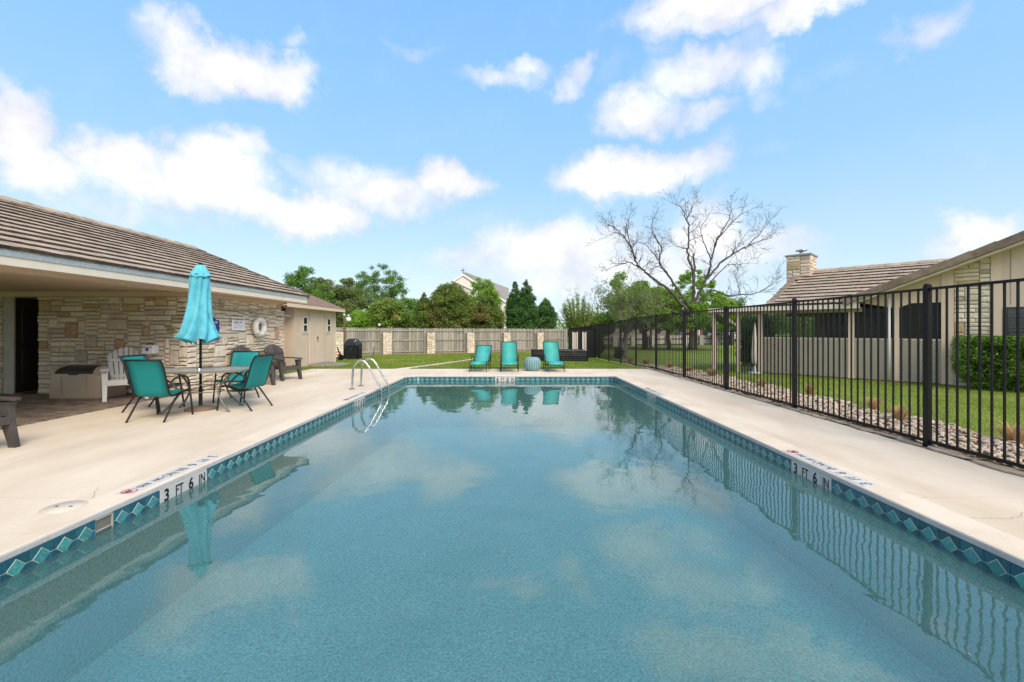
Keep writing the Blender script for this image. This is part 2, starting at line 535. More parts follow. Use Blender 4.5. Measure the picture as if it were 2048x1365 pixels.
# lawn grass, real blades where they can be told apart
M_BLADE = leafmat('grass_blade', (.075, .115, .014), (.20, .245, .042), .5, .3, warm=(.34, .34, .12))
M_BLADE.node_tree.nodes  # same leaf shader, finer patches
def blades(name, regions, parent=None):
    allv, allf = [], []
    off = 0
    for (x0, x1, y0, y1, n, h, wd, ok) in regions:
        # density falls with distance
        u = rng.random(n)
        a = 1.25
        Y = (y0 ** (1 - a) + u * (y1 ** (1 - a) - y0 ** (1 - a))) ** (1 / (1 - a))
        X = x0 + (x1 - x0) * rng.random(n)
        k = ok(X, Y)
        X, Y = X[k], Y[k]
        n2_ = len(X)
        Z = np.interp(Y, [-1e3, 16, 18.6, 20.6, 24, 34, 60, 1e3], [-.012, -.012, -.10, -.16, -.26, -.42, -.55, -.55]) - .02
        sc_ = np.clip(Y / 12, .6, 2.6)
        H = h * (.5 + .8 * rng.random(n2_)) * np.clip(sc_, .8, 1.3)
        W = wd * sc_ * (.6 + .8 * rng.random(n2_))
        A = rng.random(n2_) * 2 * np.pi
        L = rng.random(n2_) * .7 * H
        B = rng.random(n2_) * 2 * np.pi
        p0 = np.stack([X - np.cos(A) * W, Y - np.sin(A) * W, Z], 1)
        p1 = np.stack([X + np.cos(A) * W, Y + np.sin(A) * W, Z], 1)
        p2 = np.stack([X + np.cos(B) * L, Y + np.sin(B) * L, Z + H], 1)
        V = np.stack([p0, p1, p2], 1).reshape(-1, 3)
        allv.append(V)
        allf.append(np.arange(len(V)).reshape(-1, 3) + off)
        off += len(V)
    return link(name, npmesh(name, np.concatenate(allv), np.concatenate(allf), M_BLADE), kind='stuff')

def okr(X, Y):
    t = (X - 8.2) * .689 - (Y - 14.6) * .725
    d = (X - 8.2) * .725 + (Y - 14.6) * .689
    return (d < .02) & (np.abs(X / Y) < 1.3) & (X > 6.24 + .12 * np.sin(Y * 3.1))
def okl(X, Y):
    inf = (X > -8.2) | (Y > 20.7)
    pth = np.abs(X - (-4.05 + (Y - 15.9) * .19)) > .26 - (Y - 15.9) * .012
    bed = ~((X > .95) & (X < 4.0) & (Y > 22.3) & (Y < 25))
    return inf & pth & bed & (np.abs(X / Y) < .5)
tag(blades('lawn_grass', [(6.3, 15, 4.2, 17, 95000, .05, .006, okr), (6.2, 22, 15, 44, 40000, .07, .010, lambda X, Y: okr(X, Y) & ((X > 6.0) | (Y > 22))),
                          (-12, 5.0, 15.93, 34, 95000, .055, .0065, okl)]), kind='stuff')

# concrete footpath through the far lawn
pm = MB()
pr = []
for k in range(13):
    y = 15.9 + k * .95
    xc = -4.05 + (y - 15.9) * .19
    hw = .24 - k * .010
    pr.append([(xc - hw, y, gz(y) + .004), (xc + hw, y, gz(y) + .004)])
for a, b in zip(pr[:-1], pr[1:]): pm.poly([a[0], a[1], b[1], b[0]])
pm.obj('path', M_DECK, kind='structure')

# ================================================================== deck slabs
RO = .60   # outer radius of the coping at the far corners
cxL0, cxR0 = PX0 - .30, PX1 + .30
cyF, cyN = PY1 + .30, PY0 - .30
base = MB()
for q in ((DX0, cxL0 - .01, DY0, DY1), (cxR0 + .01, DX1, DY0, DY1), (cxL0 - .01, cxR0 + .01, cyF + .01, DY1), (cxL0 - .01, cxR0 + .01, DY0, cyN - .01)):
    base.box(q[0], q[1], q[2], q[3], -.15, -.022)
deck = base.obj('pool_deck', mat('joint_fill', (.12, .095, .07), .9), kind='structure')
def slab(x0, x1, y0, y1):
    g_ = .004
    mb = MB()
    mb.box(x0 + g_, x1 - g_, y0 + g_, y1 - g_, -.021, -.001, 0)
    mb.obj('concrete_slab', M_DECK, deck)
yb = [DY0, 3.72, 8.25, 12.4, DY1]
for a, b in zip(yb[:-1], yb[1:]):
    slab(DX0, cxL0, a, b)
    slab(cxR0, DX1, a, b)
slab(cxL0, 0.0, cyF, DY1)
slab(0.0, cxR0, cyF, DY1)
slab(cxL0, cxR0, DY0, cyN)
for sx_, cx_ in ((-1, PX0 + .3), (1, PX1 - .3)):       # fillers outside the rounded corners
    mb = MB()
    arc = [(cx_ + sx_ * (RO + .004) * math.cos(a), PY1 - .3 + (RO + .004) * math.sin(a)) for a in np.linspace(0, math.pi / 2, 9)]
    cor = (cx_ + sx_ * RO, PY1 - .3 + RO)
    pts = [cor] + arc
    for i in range(1, len(pts) - 1):
        tri = [pts[0], pts[i], pts[i + 1]]
        if sx_ > 0: tri = tri[::-1]
        mb.poly([(x, y, -.001) for x, y in tri])
    mb.obj('concrete_slab', M_DECK, deck)
# hairline cracks
M_CRACK = mat('crack', (.16, .12, .09), .9)
def crack(pts, w_=.002):
    mb = MB()
    P_ = [pts[0]]
    for a, b in zip(pts[:-1], pts[1:]):
        for k in range(1, 9):
            t = k / 8
            P_.append((a[0] + (b[0] - a[0]) * t + random.uniform(-.012, .012), a[1] + (b[1] - a[1]) * t + random.uniform(-.012, .012)))
    for a, b in zip(P_[:-1], P_[1:]):
        dx, dy = b[0] - a[0], b[1] - a[1]
        L = math.hypot(dx, dy) or 1
        nx, ny = -dy / L * w_ / 2, dx / L * w_ / 2
        mb.poly([(a[0] - nx, a[1] - ny, .003), (b[0] - nx, b[1] - ny, .003), (b[0] + nx, b[1] + ny, .003), (a[0] + nx, a[1] + ny, .003)])
    mb.obj('crack', M_CRACK, deck)
crack([(3.46, 3.32), (3.75, 3.30), (4.0, 3.42)])
crack([(3.46, 3.86), (3.52, 3.72)])
crack([(-3.53, 3.70), (-3.72, 3.95)])

# strip of bare earth under the iron fence
mb = MB()
rows = []
for k in range(90):
    y = 1.0 + k * .2
    rows.append([(DX1 - .01 + .0 * k, y, -.012 + min(0, gz(y))), (DX1 + .16 + .08 * math.sin(k * 1.7) * random.random(), y, .012 + gz(y)), (5.45, y, .004 + gz(y))])
for a, b in zip(rows[:-1], rows[1:]):
    for i in range(2): mb.poly([a[i], a[i + 1], b[i + 1], b[i]])
mb.obj('soil_strip', M_DIRT, kind='structure')
# irregular flat edging stones beside the deck
M_EDGE = mat('edging_stone', (.30, .23, .16), .9, (.46, .37, .27), scale=5, bump=.5, bscale=25, rnd=.15)
edg = thing('stone_edging', 'thin tan flat stones laid along the deck edge under the black fence', 'edging', (4.97, 0, 0))
its = []
y = 2.2
while y < 16.5:
    L = random.uniform(.25, .6)
    mb = MB()
    n = 9
    hw = random.uniform(.05, .10)
    top = [(math.cos(a) * hw * random.uniform(.8, 1.15), math.sin(a) * L * .48 * random.uniform(.9, 1.08)) for a in np.linspace(0, 2 * math.pi, n, endpoint=False)]
    vs_ = [(x, yy, .0) for x, yy in top] + [(x * .9, yy * .95, random.uniform(.012, .02)) for x, yy in top]
    mb.add(vs_, [(i, (i + 1) % n, n + (i + 1) % n, n + i) for i in range(n)] + [tuple(range(n, 2 * n))])
    its.append((mb, T((random.uniform(-.02, .06), y + L / 2, .006))))
    y += L + .02
pieces(edg, 'edging_stone', its, M_EDGE)

# river rock bed
def ico(sub=1):
    t = (1 + 5 ** .5) / 2
    V = np.array([(-1, t, 0), (1, t, 0), (-1, -t, 0), (1, -t, 0), (0, -1, t), (0, 1, t), (0, -1, -t), (0, 1, -t), (t, 0, -1), (t, 0, 1), (-t, 0, -1), (-t, 0, 1)], float)
    V /= np.linalg.norm(V[0])
    F = [(0, 11, 5), (0, 5, 1), (0, 1, 7), (0, 7, 10), (0, 10, 11), (1, 5, 9), (5, 11, 4), (11, 10, 2), (10, 7, 6), (7, 1, 8), (3, 9, 4), (3, 4, 2), (3, 2, 6), (3, 6, 8), (3, 8, 9), (4, 9, 5), (2, 4, 11), (6, 2, 10), (8, 6, 7), (9, 8, 1)]
    for _ in range(sub):
        V = list(map(tuple, V)); mid = {}; nf = []
        def md(a, b):
            k = (min(a, b), max(a, b))
            if k not in mid:
                p_ = np.array(V[a]) + np.array(V[b]); p_ /= np.linalg.norm(p_)
                mid[k] = len(V); V.append(tuple(p_))
            return mid[k]
        for a, b, c in F:
            x, y_, z = md(a, b), md(b, c), md(c, a)
            nf += [(a, x, z), (b, y_, x), (c, z, y_), (x, y_, z)]
        F = nf; V = np.array(V)
    return V, np.array(F)
IV, IF = ico(1)
n = 5200
Y = 3.2 * (19 / 3.2) ** rng.random(n)
X = 5.12 + 1.42 * rng.random(n)
k = X < 6.32 + .12 * np.sin(Y * 3.1) - np.clip(Y - 12, 0, 9) * .06
X, Y = X[k], Y[k]
n = len(X)
Z = np.interp(Y, [-1e3, 16, 18.6, 20.6, 24], [0, 0, -.10, -.16, -.26]) + .012 + .03 * rng.random(n)
S = np.stack([.030 + .028 * rng.random(n), .026 + .022 * rng.random(n), .014 + .014 * rng.random(n)], 1) * np.clip(Y / 7, .85, 1.5)[:, None]
A = rng.random(n) * 6.28
S *= .86
V = IV[None] * S[:, None, :] * (1 + .22 * rng.standard_normal((n, len(IV), 1)) * .5)
tl = .3 * rng.standard_normal(n)
x_, y_, z_ = V[..., 0].copy(), V[..., 1].copy(), V[..., 2].copy()
z2 = z_ + x_ * tl[:, None]
V = np.stack([x_ * np.cos(A)[:, None] - y_ * np.sin(A)[:, None], x_ * np.sin(A)[:, None] + y_ * np.cos(A)[:, None], z2], -1) + np.stack([X, Y, Z], 1)[:, None]
F = (IF[None] + (np.arange(n) * len(IV))[:, None, None]).reshape(-1, 3)
mr_ = bpy.data.materials.new('river_rock'); mr_.use_nodes = True; mr_.node_tree.nodes.clear(); g = NT(mr_.node_tree)
geo = g.n('ShaderNodeNewGeometry')
cr = g.n('ShaderNodeValToRGB', ins={0: geo.outputs['Random Per Island']})
e = cr.color_ramp
e.elements[0].color = (.24, .16, .10, 1); e.elements[1].color = (.58, .50, .39, 1)
for p_, c_ in ((.2, (.36, .26, .175, 1)), (.45, (.47, .37, .27, 1)), (.6, (.36, .30, .25, 1)), (.8, (.53, .43, .32, 1))):
    x = e.elements.new(p_); x.color = c_
nz = g.noise(geo.outputs['Position'], 35, 4, .6)
cc = g.mixc(1.0, cr.outputs[0], g.mixc(g.mr(nz.outputs[0], .3, .7), (.78, .78, .78, 1), (1.15, 1.15, 1.15, 1)), 'MULTIPLY')
p = g.n('ShaderNodeBsdfPrincipled', ins={'Base Color': cc, 'Roughness': .75})
g.n('ShaderNodeOutputMaterial', ins={0: p.outputs[0]})
link('river_rock', npmesh('river_rock', V.reshape(-1, 3), F, mr_, True), kind='stuff')
mb = MB()
for a, b in ((3.0, 16), (16, 18.6), (18.6, 20.6), (20.6, 22.5)):
    mb.poly([(5.1, a, gz(a) + .0), (6.45 - max(0, a - 12) * .06, a, gz(a) + .0), (6.45 - max(0, b - 12) * .06, b, gz(b) + .0), (5.1, b, gz(b) + .0)])
mb.obj('rock_bed_soil', M_DIRT, kind='structure')

# ================================================================== pool
pool = link('pool_basin', None, kind='structure')
sh = MB()
FZ = lambda y: -1.05 - (y - 1.3) * .045
NS = 10
def inner_outline(off=0.0, r=.30):
    """pool outline, counter clockwise from the near left corner, moved outwards by off"""
    P_ = [(PX0 - off, PY0 - off), (PX1 + off, PY0 - off)]
    rr = r + off
    P_ += [(PX1 - r + rr * math.cos(a), PY1 - r + rr * math.sin(a)) for a in np.linspace(0, math.pi / 2, NS)]
    P_ += [(PX0 + r - rr * math.sin(a), PY1 - r + rr * math.cos(a)) for a in np.linspace(0, math.pi / 2, NS)]
    return P_
O_ = inner_outline(.012)
for i in range(len(O_)):
    a, b = O_[i], O_[(i + 1) % len(O_)]
    sh.poly([(a[0], a[1], -.052), (b[0], b[1], -.052), (b[0], b[1], FZ(b[1])), (a[0], a[1], FZ(a[1]))][::-1])
sh.poly([(x, y, FZ(y)) for x, y in O_])
sh.obj('basin_shell', M_FLOOR, pool)

# tiles on the waterline
PITCH, TH = .1555, .1524
def tile_mb():
    mb = MB()
    h = TH / 2
    b, a, t, y0, y1 = .060, .0555, .0016, .0, .008
    # background corner pieces (x, z) seen from +y
    def pl(pts, y, m): mb.poly([(x, y, z) for x, z in pts][::-1], m)
    for sx in (-1, 1):
        for sz in (-1, 1):
            q = [(sx * h, sz * t), (sx * b, sz * t), (0, sz * b), (0, sz * h), (sx * h, sz * h)]
            if sx * sz > 0: q = q[::-1]
            pl(q[::-1], y1, 0)
        q = [(sx * h, -t), (sx * b, -t), (sx * (b + .001), 0), (sx * b, t), (sx * h, t)]
        pl(q if sx > 0 else q[::-1], y1, 2)
    D0 = [(b, 0), (0, b), (-b, 0), (0, -b)]
    D1 = [(a, 0), (0, a), (-a, 0), (0, -a)]
    for i in range(4):
        j = (i + 1) % 4
        mb.poly([(D0[i][0], y1, D0[i][1]), (D1[i][0], y1 + .0015, D1[i][1]), (D1[j][0], y1 + .0015, D1[j][1]), (D0[j][0], y1, D0[j][1])], 2)
    mb.poly([(x, y1 + .0015, z) for x, z in D1][::-1], 1)
    for q in (((-h, -h), (h, -h)), ((h, -h), (h, h)), ((h, h), (-h, h)), ((-h, h), (-h, -h))):
        (x0, z0), (x1, z1) = q
        mb.poly([(x0, y1, z0), (x1, y1, z1), (x1, y0, z1), (x0, y0, z0)], 0)
    return mb
TILE = tile_mb()
WT = MB().box(-TH / 2, TH / 2, 0, .0085, -TH / 2, TH / 2, 0, .0012)
ZT = -.052 - TH / 2
tm = [M_TBLUE, M_TTURQ, M_TLINE]
items, white = [], []
def wall_frame(x, y, ang): return T((x, y, ZT)) @ RZ(ang)
y0L = 4.02 + PITCH / 2
marks = []      # (side, first index, strings)
def is_mark(side, k):
    if side == 'L': return 0 <= k <= 3 or 32 <= k <= 35
    if side == 'R': return 2 <= k <= 5 or 36 <= k <= 39
    return 17 <= k <= 20
for side, x, ang in (('L', PX0, -math.pi / 2), ('R', PX1, math.pi / 2)):
    for k in range(-17, 60):
        y = y0L + k * PITCH
        if y > PY1 - .31 or y < PY0 + .06: continue
        if side == 'L' and k == -4: continue
        M = wall_frame(x, y, ang)
        (white if is_mark(side, k) else items).append((WT if is_mark(side, k) else TILE, M))
nfar = int((PX1 - PX0 - .66) / PITCH)
x0F = -.525 + PITCH / 2 - 17 * PITCH
for k in range(-2, nfar + 4):
    x = x0F + k * PITCH
    if x < PX0 + .30 or x > PX1 - .30: continue
    M = wall_frame(x, PY1, math.pi)
    (white if is_mark('F', k) else items).append((WT if is_mark('F', k) else TILE, M))
for sx, cx in ((1, PX1 - .3), (-1, PX0 + .3)):
    for q in (.26, .785, 1.31):
        a = q if sx > 0 else math.pi - q
        items.append((TILE, wall_frame(cx + .3 * math.cos(a), PY1 - .3 + .3 * math.sin(a), a + math.pi / 2)))
nn = int((PX1 - PX0) / PITCH)
for k in range(nn): items.append((TILE, wall_frame(PX0 + .1 + k * PITCH, PY0, 0)))
pieces(pool, 'tile', items, tm, 260)
pieces(pool, 'marker_tile', white, M_TWHITE)
mark_l = link('depth_marker', None, pool)
def wmark(x, y, z, dx, words, nx):
    M0 = lambda px, py: frame((px, py, z), dx, (0, 0, 1))
    for i, s in enumerate(words):
        ox = (i) * PITCH
        text(s, .155 if len(s) == 1 else .135, M_BLACK, mark_l, M0(x + dx[0] * ox, y + dx[1] * ox), off=.004 if len(s) == 1 else .0015, sx=.85 if len(s) == 1 else .70)
e_ = .0105
wmark(PX0 + e_, y0L, ZT + .004, (0, 1, 0), ['3', 'FT', '6', 'IN'], 1)
wmark(PX0 + e_, y0L + 32 * PITCH, ZT + .004, (0, 1, 0), ['5', 'FT', '6', 'IN'], 1)
wmark(PX1 - e_, y0L + 5 * PITCH, ZT + .004, (0, -1, 0), ['3', 'FT', '6', 'IN'], -1)
wmark(PX1 - e_, y0L + 39 * PITCH, ZT + .004, (0, -1, 0), ['5', 'FT', '6', 'IN'], -1)
wmark(x0F + 17 * PITCH, PY1 - e_, ZT + .004, (1, 0, 0), ['6', 'FT', '0', 'IN'], 0)
# skimmer mouth
mb = MB()
ys = y0L - 4 * PITCH
mb.box(-.16, .0, -TH / 2, TH / 2, -.155, -.148, 0)
mb.box(-.16, .002, -TH / 2, TH / 2, -.062, -.055, 0)
for s_ in (-1, 1): mb.box(-.16, .002, s_ * TH / 2 - .004, s_ * TH / 2 + .004, -.20, -.055, 0)
mb.box(-.165, -.16, -TH / 2, TH / 2, -.20, -.055, 1)
mb.obj('skimmer_mouth', [mat('skimmer_plastic', (.50, .47, .40), .5), mat('skimmer_dark', (.22, .20, .17), .6)], pool, (PX0 + .002, ys, 0))
MB().box(-.0125, -.010, -TH / 2, TH / 2, -.20, -.06).obj('skimmer_dark_plate', MATS['skimmer_dark'], pool, (PX0 + .004, ys, 0))  # dark plate added over the shell, standing in for the dark mouth

# coping stones
def cope_profile():
    P_ = [(0.0, -.049), (.012, -.052), (.30, -.052), (.30, .0), (.016, .0), (.004, -.006), (0, -.016)]
    return P_
CP = cope_profile()
def cope(yA, yB, M):
    mb = MB()
    n = len(CP)
    vs_ = [(u, yA + .002, z) for u, z in CP] + [(u, yB - .002, z) for u, z in CP]
    for i in range(n):
        j = (i + 1) % n
        m = 1 if i in (0, 5, 6) else 0
        mb.add([vs_[i], vs_[j], vs_[n + j], vs_[n + i]], [(0, 1, 2, 3)], m)
    mb.add(vs_, [tuple(range(n))[::-1], tuple(range(n, 2 * n))], 0)
    return (mb, M)
its = []
for sx, X0 in ((-1, PX0), (1, PX1)):
    M = T((X0 + .0 * sx, 0, 0)) @ (Matrix.Diagonal((sx, 1, 1, 1)))
    js = [PY0 - .3] + [3.06 + (.0 if sx < 0 else .34) + .842 * k for k in range(-1, 12)] + [PY1 - .3]
    for a, b in zip(js[:-1], js[1:]):
        if b - a > .1: its.append(cope(a, b, M))
M = T((0, PY1, 0)) @ RZ(math.pi / 2)
xs = list(np.linspace(PX0 + .3, PX1 - .3, 8))
for a, b in zip(xs[:-1], xs[1:]): its.append(cope(-b, -a, M))
M = T((0, PY0, 0)) @ RZ(-math.pi / 2)
xs = list(np.linspace(PX0, PX1, 8))
for a, b in zip(xs[:-1], xs[1:]): its.append(cope(a, b, M))
for sx, cx in ((1, PX1 - .3), (-1, PX0 + .3)):
    mb = MB()
    n = len(CP)
    k = 9
    for i in range(k):
        a = .01 + (math.pi / 2 - .02) * i / (k - 1)
        for u, z in CP: mb.v.append((sx * (.3 + u) * math.cos(a), (.3 + u) * math.sin(a), z))
    for i in range(k - 1):
        for j in range(n):
            q = (i * n + j, i * n + (j + 1) % n, (i + 1) * n + (j + 1) % n, (i + 1) * n + j)
            mb.face(q, 1 if j in (0, 5, 6) else 0)
    its.append((mb, T((cx, PY1 - .3, 0))))
pieces(pool, 'coping_stone', its, [M_COPE, M_COPEF])

# flat "no diving" depth markers set into the coping
mk_parent = {}
def top_mark(x, yc, side, words):
    """side -1: left of the pool, read from the deck looking at the water"""
    dx = (0, -1, 0) if side < 0 else (0, 1, 0)
    up = (1, 0, 0) if side < 0 else (-1, 0, 0)
    root = link('coping_marker', None, pool)
    n = len(words)
    for i, s in enumerate(words):
        o = (i - (n - 1) / 2) * .151
        px_, py_ = x + dx[0] * o, yc + dx[1] * o
        MB().box(-.0745, .0745, -.0745, .0745, 0, .003, 0, .001).obj('marker_tile', M_TWHITE, root, (px_, py_, .0005))
        if s == 'SYM':
            mb = MB()
            mb.tube([(.055 * math.cos(a), .055 * math.sin(a), 0) for a in np.linspace(0, 6.283, 25)[:-1]], .0042, 6, 0, close=True)
            mb.bar((-.038, .038, 0), (.038, -.038, 0), .007, .004, 0)
            mb.tube([(-.02, -.015, 0), (.0, .005, 0), (.025, .0, 0)], .007, 6, 1)
            mb.tube([(-.03, -.03, 0), (.03, -.03, 0)], .004, 6, 1)
            mb.obj('no_diving_symbol', [M_RED, M_BLACK], root, (px_, py_, .004))
        else:
            text(s, {1: .14, 2: .125, 3: .085}[len(s)], M_WORN, root, frame((px_, py_, .0042), dx, up), off=.003, sx={1: .9, 2: .75, 3: .8}[len(s)])
top_mark(PX0 - .125, 4.38, -1, ['3', 'FT', '6', 'IN', 'NO', 'DIV', 'ING', 'SYM'])
top_mark(PX1 + .10, 4.57, 1, ['3', 'FT', '6', 'IN', 'NO', 'DIV', 'ING', 'SYM'])
top_mark(PX0 - .125, 9.4, -1, ['5', 'FT', '6', 'IN', 'NO', 'DIV', 'ING', 'SYM'])
top_mark(PX1 + .10, 10.05, 1, ['5', 'FT', '6', 'IN', 'NO', 'DIV', 'ING', 'SYM'])

# water
mw = bpy.data.materials.new('water'); mw.use_nodes = True; mw.node_tree.nodes.clear(); g = NT(mw.node_tree)
geo = g.n('ShaderNodeNewGeometry')
pos = geo.outputs['Position']
na = g.noise(g.v('MULTIPLY', pos, (1, 1.0, 1)), 1.7, 2, .5, .4)
nb = g.noise(g.v('MULTIPLY', pos, (1, 1.3, 1)), 9.0, 3, .5)
amp = g.mr(g.noise(pos, .35, 2).outputs[0], .35, .65, .25, 1.0)
hh = g.m('ADD', g.m('MULTIPLY', na.outputs[0], .0035), g.m('MULTIPLY', g.m('MULTIPLY', nb.outputs[0], amp), .00045))
bn = g.n('ShaderNodeBump', ins={'Height': hh, 'Strength': 1.0, 'Distance': 1.0})
fr = g.n('ShaderNodeFresnel', ins={'IOR': 1.62, 'Normal': bn.outputs[0]})
gl = g.n('ShaderNodeBsdfGlossy', ins={'Color': (.97, 1, 1, 1), 'Roughness': .015, 'Normal': bn.outputs[0]})
trn = g.n('ShaderNodeBsdfTransparent', ins={'Color': (.80, .94, .95, 1)})
# the water itself is slightly cloudy
cloud = g.n('ShaderNodeBsdfDiffuse', ins={'Color': (.24, .48, .455, 1)})
body = g.n('ShaderNodeMixShader', ins={0: .16, 1: trn.outputs[0], 2: cloud.outputs[0]})
mx = g.n('ShaderNodeMixShader', ins={0: fr.outputs[0], 1: body.outputs[0], 2: gl.outputs[0]})
g.n('ShaderNodeOutputMaterial', ins={0: mx.outputs[0]})
wm = MB()
wm.poly([(x, y, -.170) for x, y in inner_outline(.010)])
wm.obj('water', mw, kind='structure')
# tiny leaves floating on the water
mb = MB()
for k in range(150):
    y = 2.1 * (12 / 2.1) ** random.random()
    x = random.uniform(-3, 3)
    if k > 60: x = random.uniform(1.9, 3.05); y = random.uniform(2.0, 4.5)
    s_ = random.uniform(.005, .014)
    a = random.random() * 6.28
    mb.poly([(x + s_ * math.cos(a), y + s_ * math.sin(a), -.168), (x - s_ * .35 * math.sin(a), y + s_ * .35 * math.cos(a), -.167), (x - s_ * math.cos(a), y - s_ * math.sin(a), -.168), (x + s_ * .35 * math.sin(a), y - s_ * .35 * math.cos(a), -.167)], random.randint(0, 1))
mb.obj('floating_leaf_litter', [mat('leaf_brown', (.12, .07, .03), .7), mat('leaf_tan', (.30, .26, .12), .7)], kind='stuff')

# skimmer lid
lid = thing('skimmer_lid', 'round off-white lid set flush in the left deck beside the coping', 'lid', (-3.585, 3.52, 0))
mb = MB().lathe([(.14, .0), (.14, .003), (.134, .004), (.130, .0015), (.127, .005), (.0, .006)], 32, cap=False)
mb.obj('lid_plate', mat('lid_plastic', (.60, .53, .42), .6, fine=.08), lid)
for s_ in (-1, 1): MB().lathe([(.012, .006), (.012, .0075), (0.0, .0075)], 10, (s_ * .055, 0, 0), cap=False).obj('finger_hole', M_BLACK, lid)

# ================================================================== stone masonry
S_CREAM = [mat('stone_cream', (.64, .53, .405), .85, (.78, .69, .56), scale=6, bump=.8, bscale=26, rnd=.12, fine=.10),
           mat('stone_pale', (.68, .58, .45), .85, (.80, .71, .58), scale=7, bump=.8, bscale=26, rnd=.10, fine=.10),
           mat('stone_buff', (.61, .49, .35), .85, (.74, .63, .48), scale=5, bump=.8, bscale=26, rnd=.14, fine=.10),
           mat('stone_grey', (.45, .38, .30), .85, (.60, .52, .42), scale=6, bump=.8, bscale=26, rnd=.14, fine=.10),
           mat('stone_rust', (.46, .25, .13), .85, (.55, .40, .26), scale=9, bump=.8, bscale=26, rnd=.12, fine=.10),
           mat('stone_gold', (.50, .35, .17), .85, (.58, .46, .29), scale=9, bump=.8, bscale=26, rnd=.12, fine=.10)]
M_MORTAR = mat('mortar', (.34, .27, .195), .95, (.44, .36, .27), scale=8, bump=.5, bscale=60)

def stone_mb(w, h, d, rr, taper=.0):
    """irregular squared stone, face towards -y, centred at the origin"""
    mb = MB()
    n = 10
    j = min(w, h) * .10
    P_ = []
    cor = [(-.5, -.5), (-.17, -.5), (.2, -.5), (.5, -.5), (.5, -.05), (.5, .5), (.15, .5), (-.2, .5), (-.5, .5), (-.5, .05)]
    for x, z in cor:
        P_.append([x * w + rr.uniform(-j, j) * (.35 if abs(x) == .5 else .6), z * h + rr.uniform(-j, j) * (.35 if abs(z) == .5 else .3)])
    dd = [rr.uniform(.75, 1.1) * d for _ in range(n)]
    e = min(.018, h * .16)
    for x, z in P_: mb.v.append((x, 0, z))
    for (x, z), q in zip(P_, dd): mb.v.append((x * (1 - e * .5 / w), -q * .72, z * (1 - e * .5 / h)))
    for (x, z), q in zip(P_, dd): mb.v.append((x * (1 - 2.4 * e / w), -q, z * (1 - 2.4 * e / h)))
    mb.v.append((0, -d * rr.uniform(.95, 1.25), 0))
    for r0 in (0, 1):
        for i in range(n):
            k = (i + 1) % n
            mb.face((r0 * n + i, r0 * n + k, r0 * n + n + k, r0 * n + n + i), 0, False)
    for i in range(n): mb.face((2 * n + i, 2 * n + (i + 1) % n, 3 * n), 0, False)
    return mb

def masonry(parent, w, h, M, seed, limit=300, cell=(.055, .041), wr=(4, 9), hr=(2, 3), feat=.04, single=True, skip=None, d=.045, g=.014, pal=(5, 4, 3, 2.2, .35, .45), special=()):
    """stones filling a w x h wall whose face looks to -y of M; local x right, z up"""
    rr = random.Random(seed)
    nx, nz = int(round(w / cell[0])), int(round(h / cell[1]))
    cx, cz = w / nx, h / nz
    occ = [[False] * nx for _ in range(nz)]
    groups = {i: [] for i in range(6)}
    def place(i, k, a, b, mi=None):
        for q in range(k, k + b):
            for r in range(i, i + a): occ[q][r] = True
        x0, z0, sw, sh_ = i * cx, k * cz, a * cx, b * cz
        if skip and skip(x0 + sw / 2, z0 + sh_ / 2): return
        if mi is None:
            mi = rr.choices(range(6), pal)[0]
        groups[mi].append((stone_mb(sw - g, sh_ - g, d * rr.uniform(.6, 1.3), rr), M @ T((x0 + sw / 2, 0, z0 + sh_ / 2))))
    for x, z, a, b, mi in special:
        i, k = int(x / cx), int(z / cz)
        if i + a <= nx and k + b <= nz and not any(occ[q][r] for q in range(k, k + b) for r in range(i, i + a)): place(i, k, a, b, mi)
    for k in range(nz):
        i = 0
        while i < nx:
            if occ[k][i]: i += 1; continue
            run = 0
            while i + run < nx and not occ[k][i + run]: run += 1
            a = rr.randint(*wr)
            b = rr.randint(*hr)
            if rr.random() < feat: a, b = rr.randint(4, 6), rr.randint(5, 7)
            if run - a < 3: a = run if run <= wr[1] + 2 else a
            a = min(a, run)
            b = min(b, nz - k)
            if nz - k - b == 1: b += 1
            bb = 1
            while bb < b and not any(occ[k + bb][r] for r in range(i, i + a)): bb += 1
            place(i, k, a, bb)
            i += a
    tot = sum(len(v) for v in groups.values())
    if single:
        for mi, its_ in groups.items():
            if its_: pieces(parent, 'stone', its_, S_CREAM[mi], max(1, int(limit * len(its_) / tot)) if tot > limit else 999)
    else:
        mb = MB()
        for mi, its_ in groups.items():
            for b_, M_ in its_:
                o = len(mb.v)
                mb.v += [tuple(M_ @ Vector(v)) for v in b_.v]
                mb.f += [tuple(q + o for q in f) for f in b_.f]
                mb.mi += [mi] * len(b_.f)
                mb.sm += b_.sm
        return mb.obj('stonework', S_CREAM, parent, kind='stuff')

# ================================================================== roof tiles
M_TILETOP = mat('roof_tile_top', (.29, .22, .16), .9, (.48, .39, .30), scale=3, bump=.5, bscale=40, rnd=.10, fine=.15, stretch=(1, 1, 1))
M_TILEBUTT = mat('roof_tile_butt', (.055, .042, .034), .95, (.16, .105, .072), scale=9, rnd=.25, bump=.5, bscale=60)  # dark colour holds the broken edge and a painted shadow under each course
def roof_tile(w, L, th=.044):
    """flat shake tile: x across, y up the slope, butt at y=0"""
    mb = MB()
    n = 4
    for i in range(n + 1):
        x = -w / 2 + w * i / n
        jy = random.uniform(-.006, .006)
        jz = random.uniform(-.003, .003)
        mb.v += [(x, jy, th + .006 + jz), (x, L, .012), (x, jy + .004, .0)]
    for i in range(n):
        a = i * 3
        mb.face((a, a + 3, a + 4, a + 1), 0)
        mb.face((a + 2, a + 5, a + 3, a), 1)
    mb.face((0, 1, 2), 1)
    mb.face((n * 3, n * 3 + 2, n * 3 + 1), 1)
    return mb
RT = {}
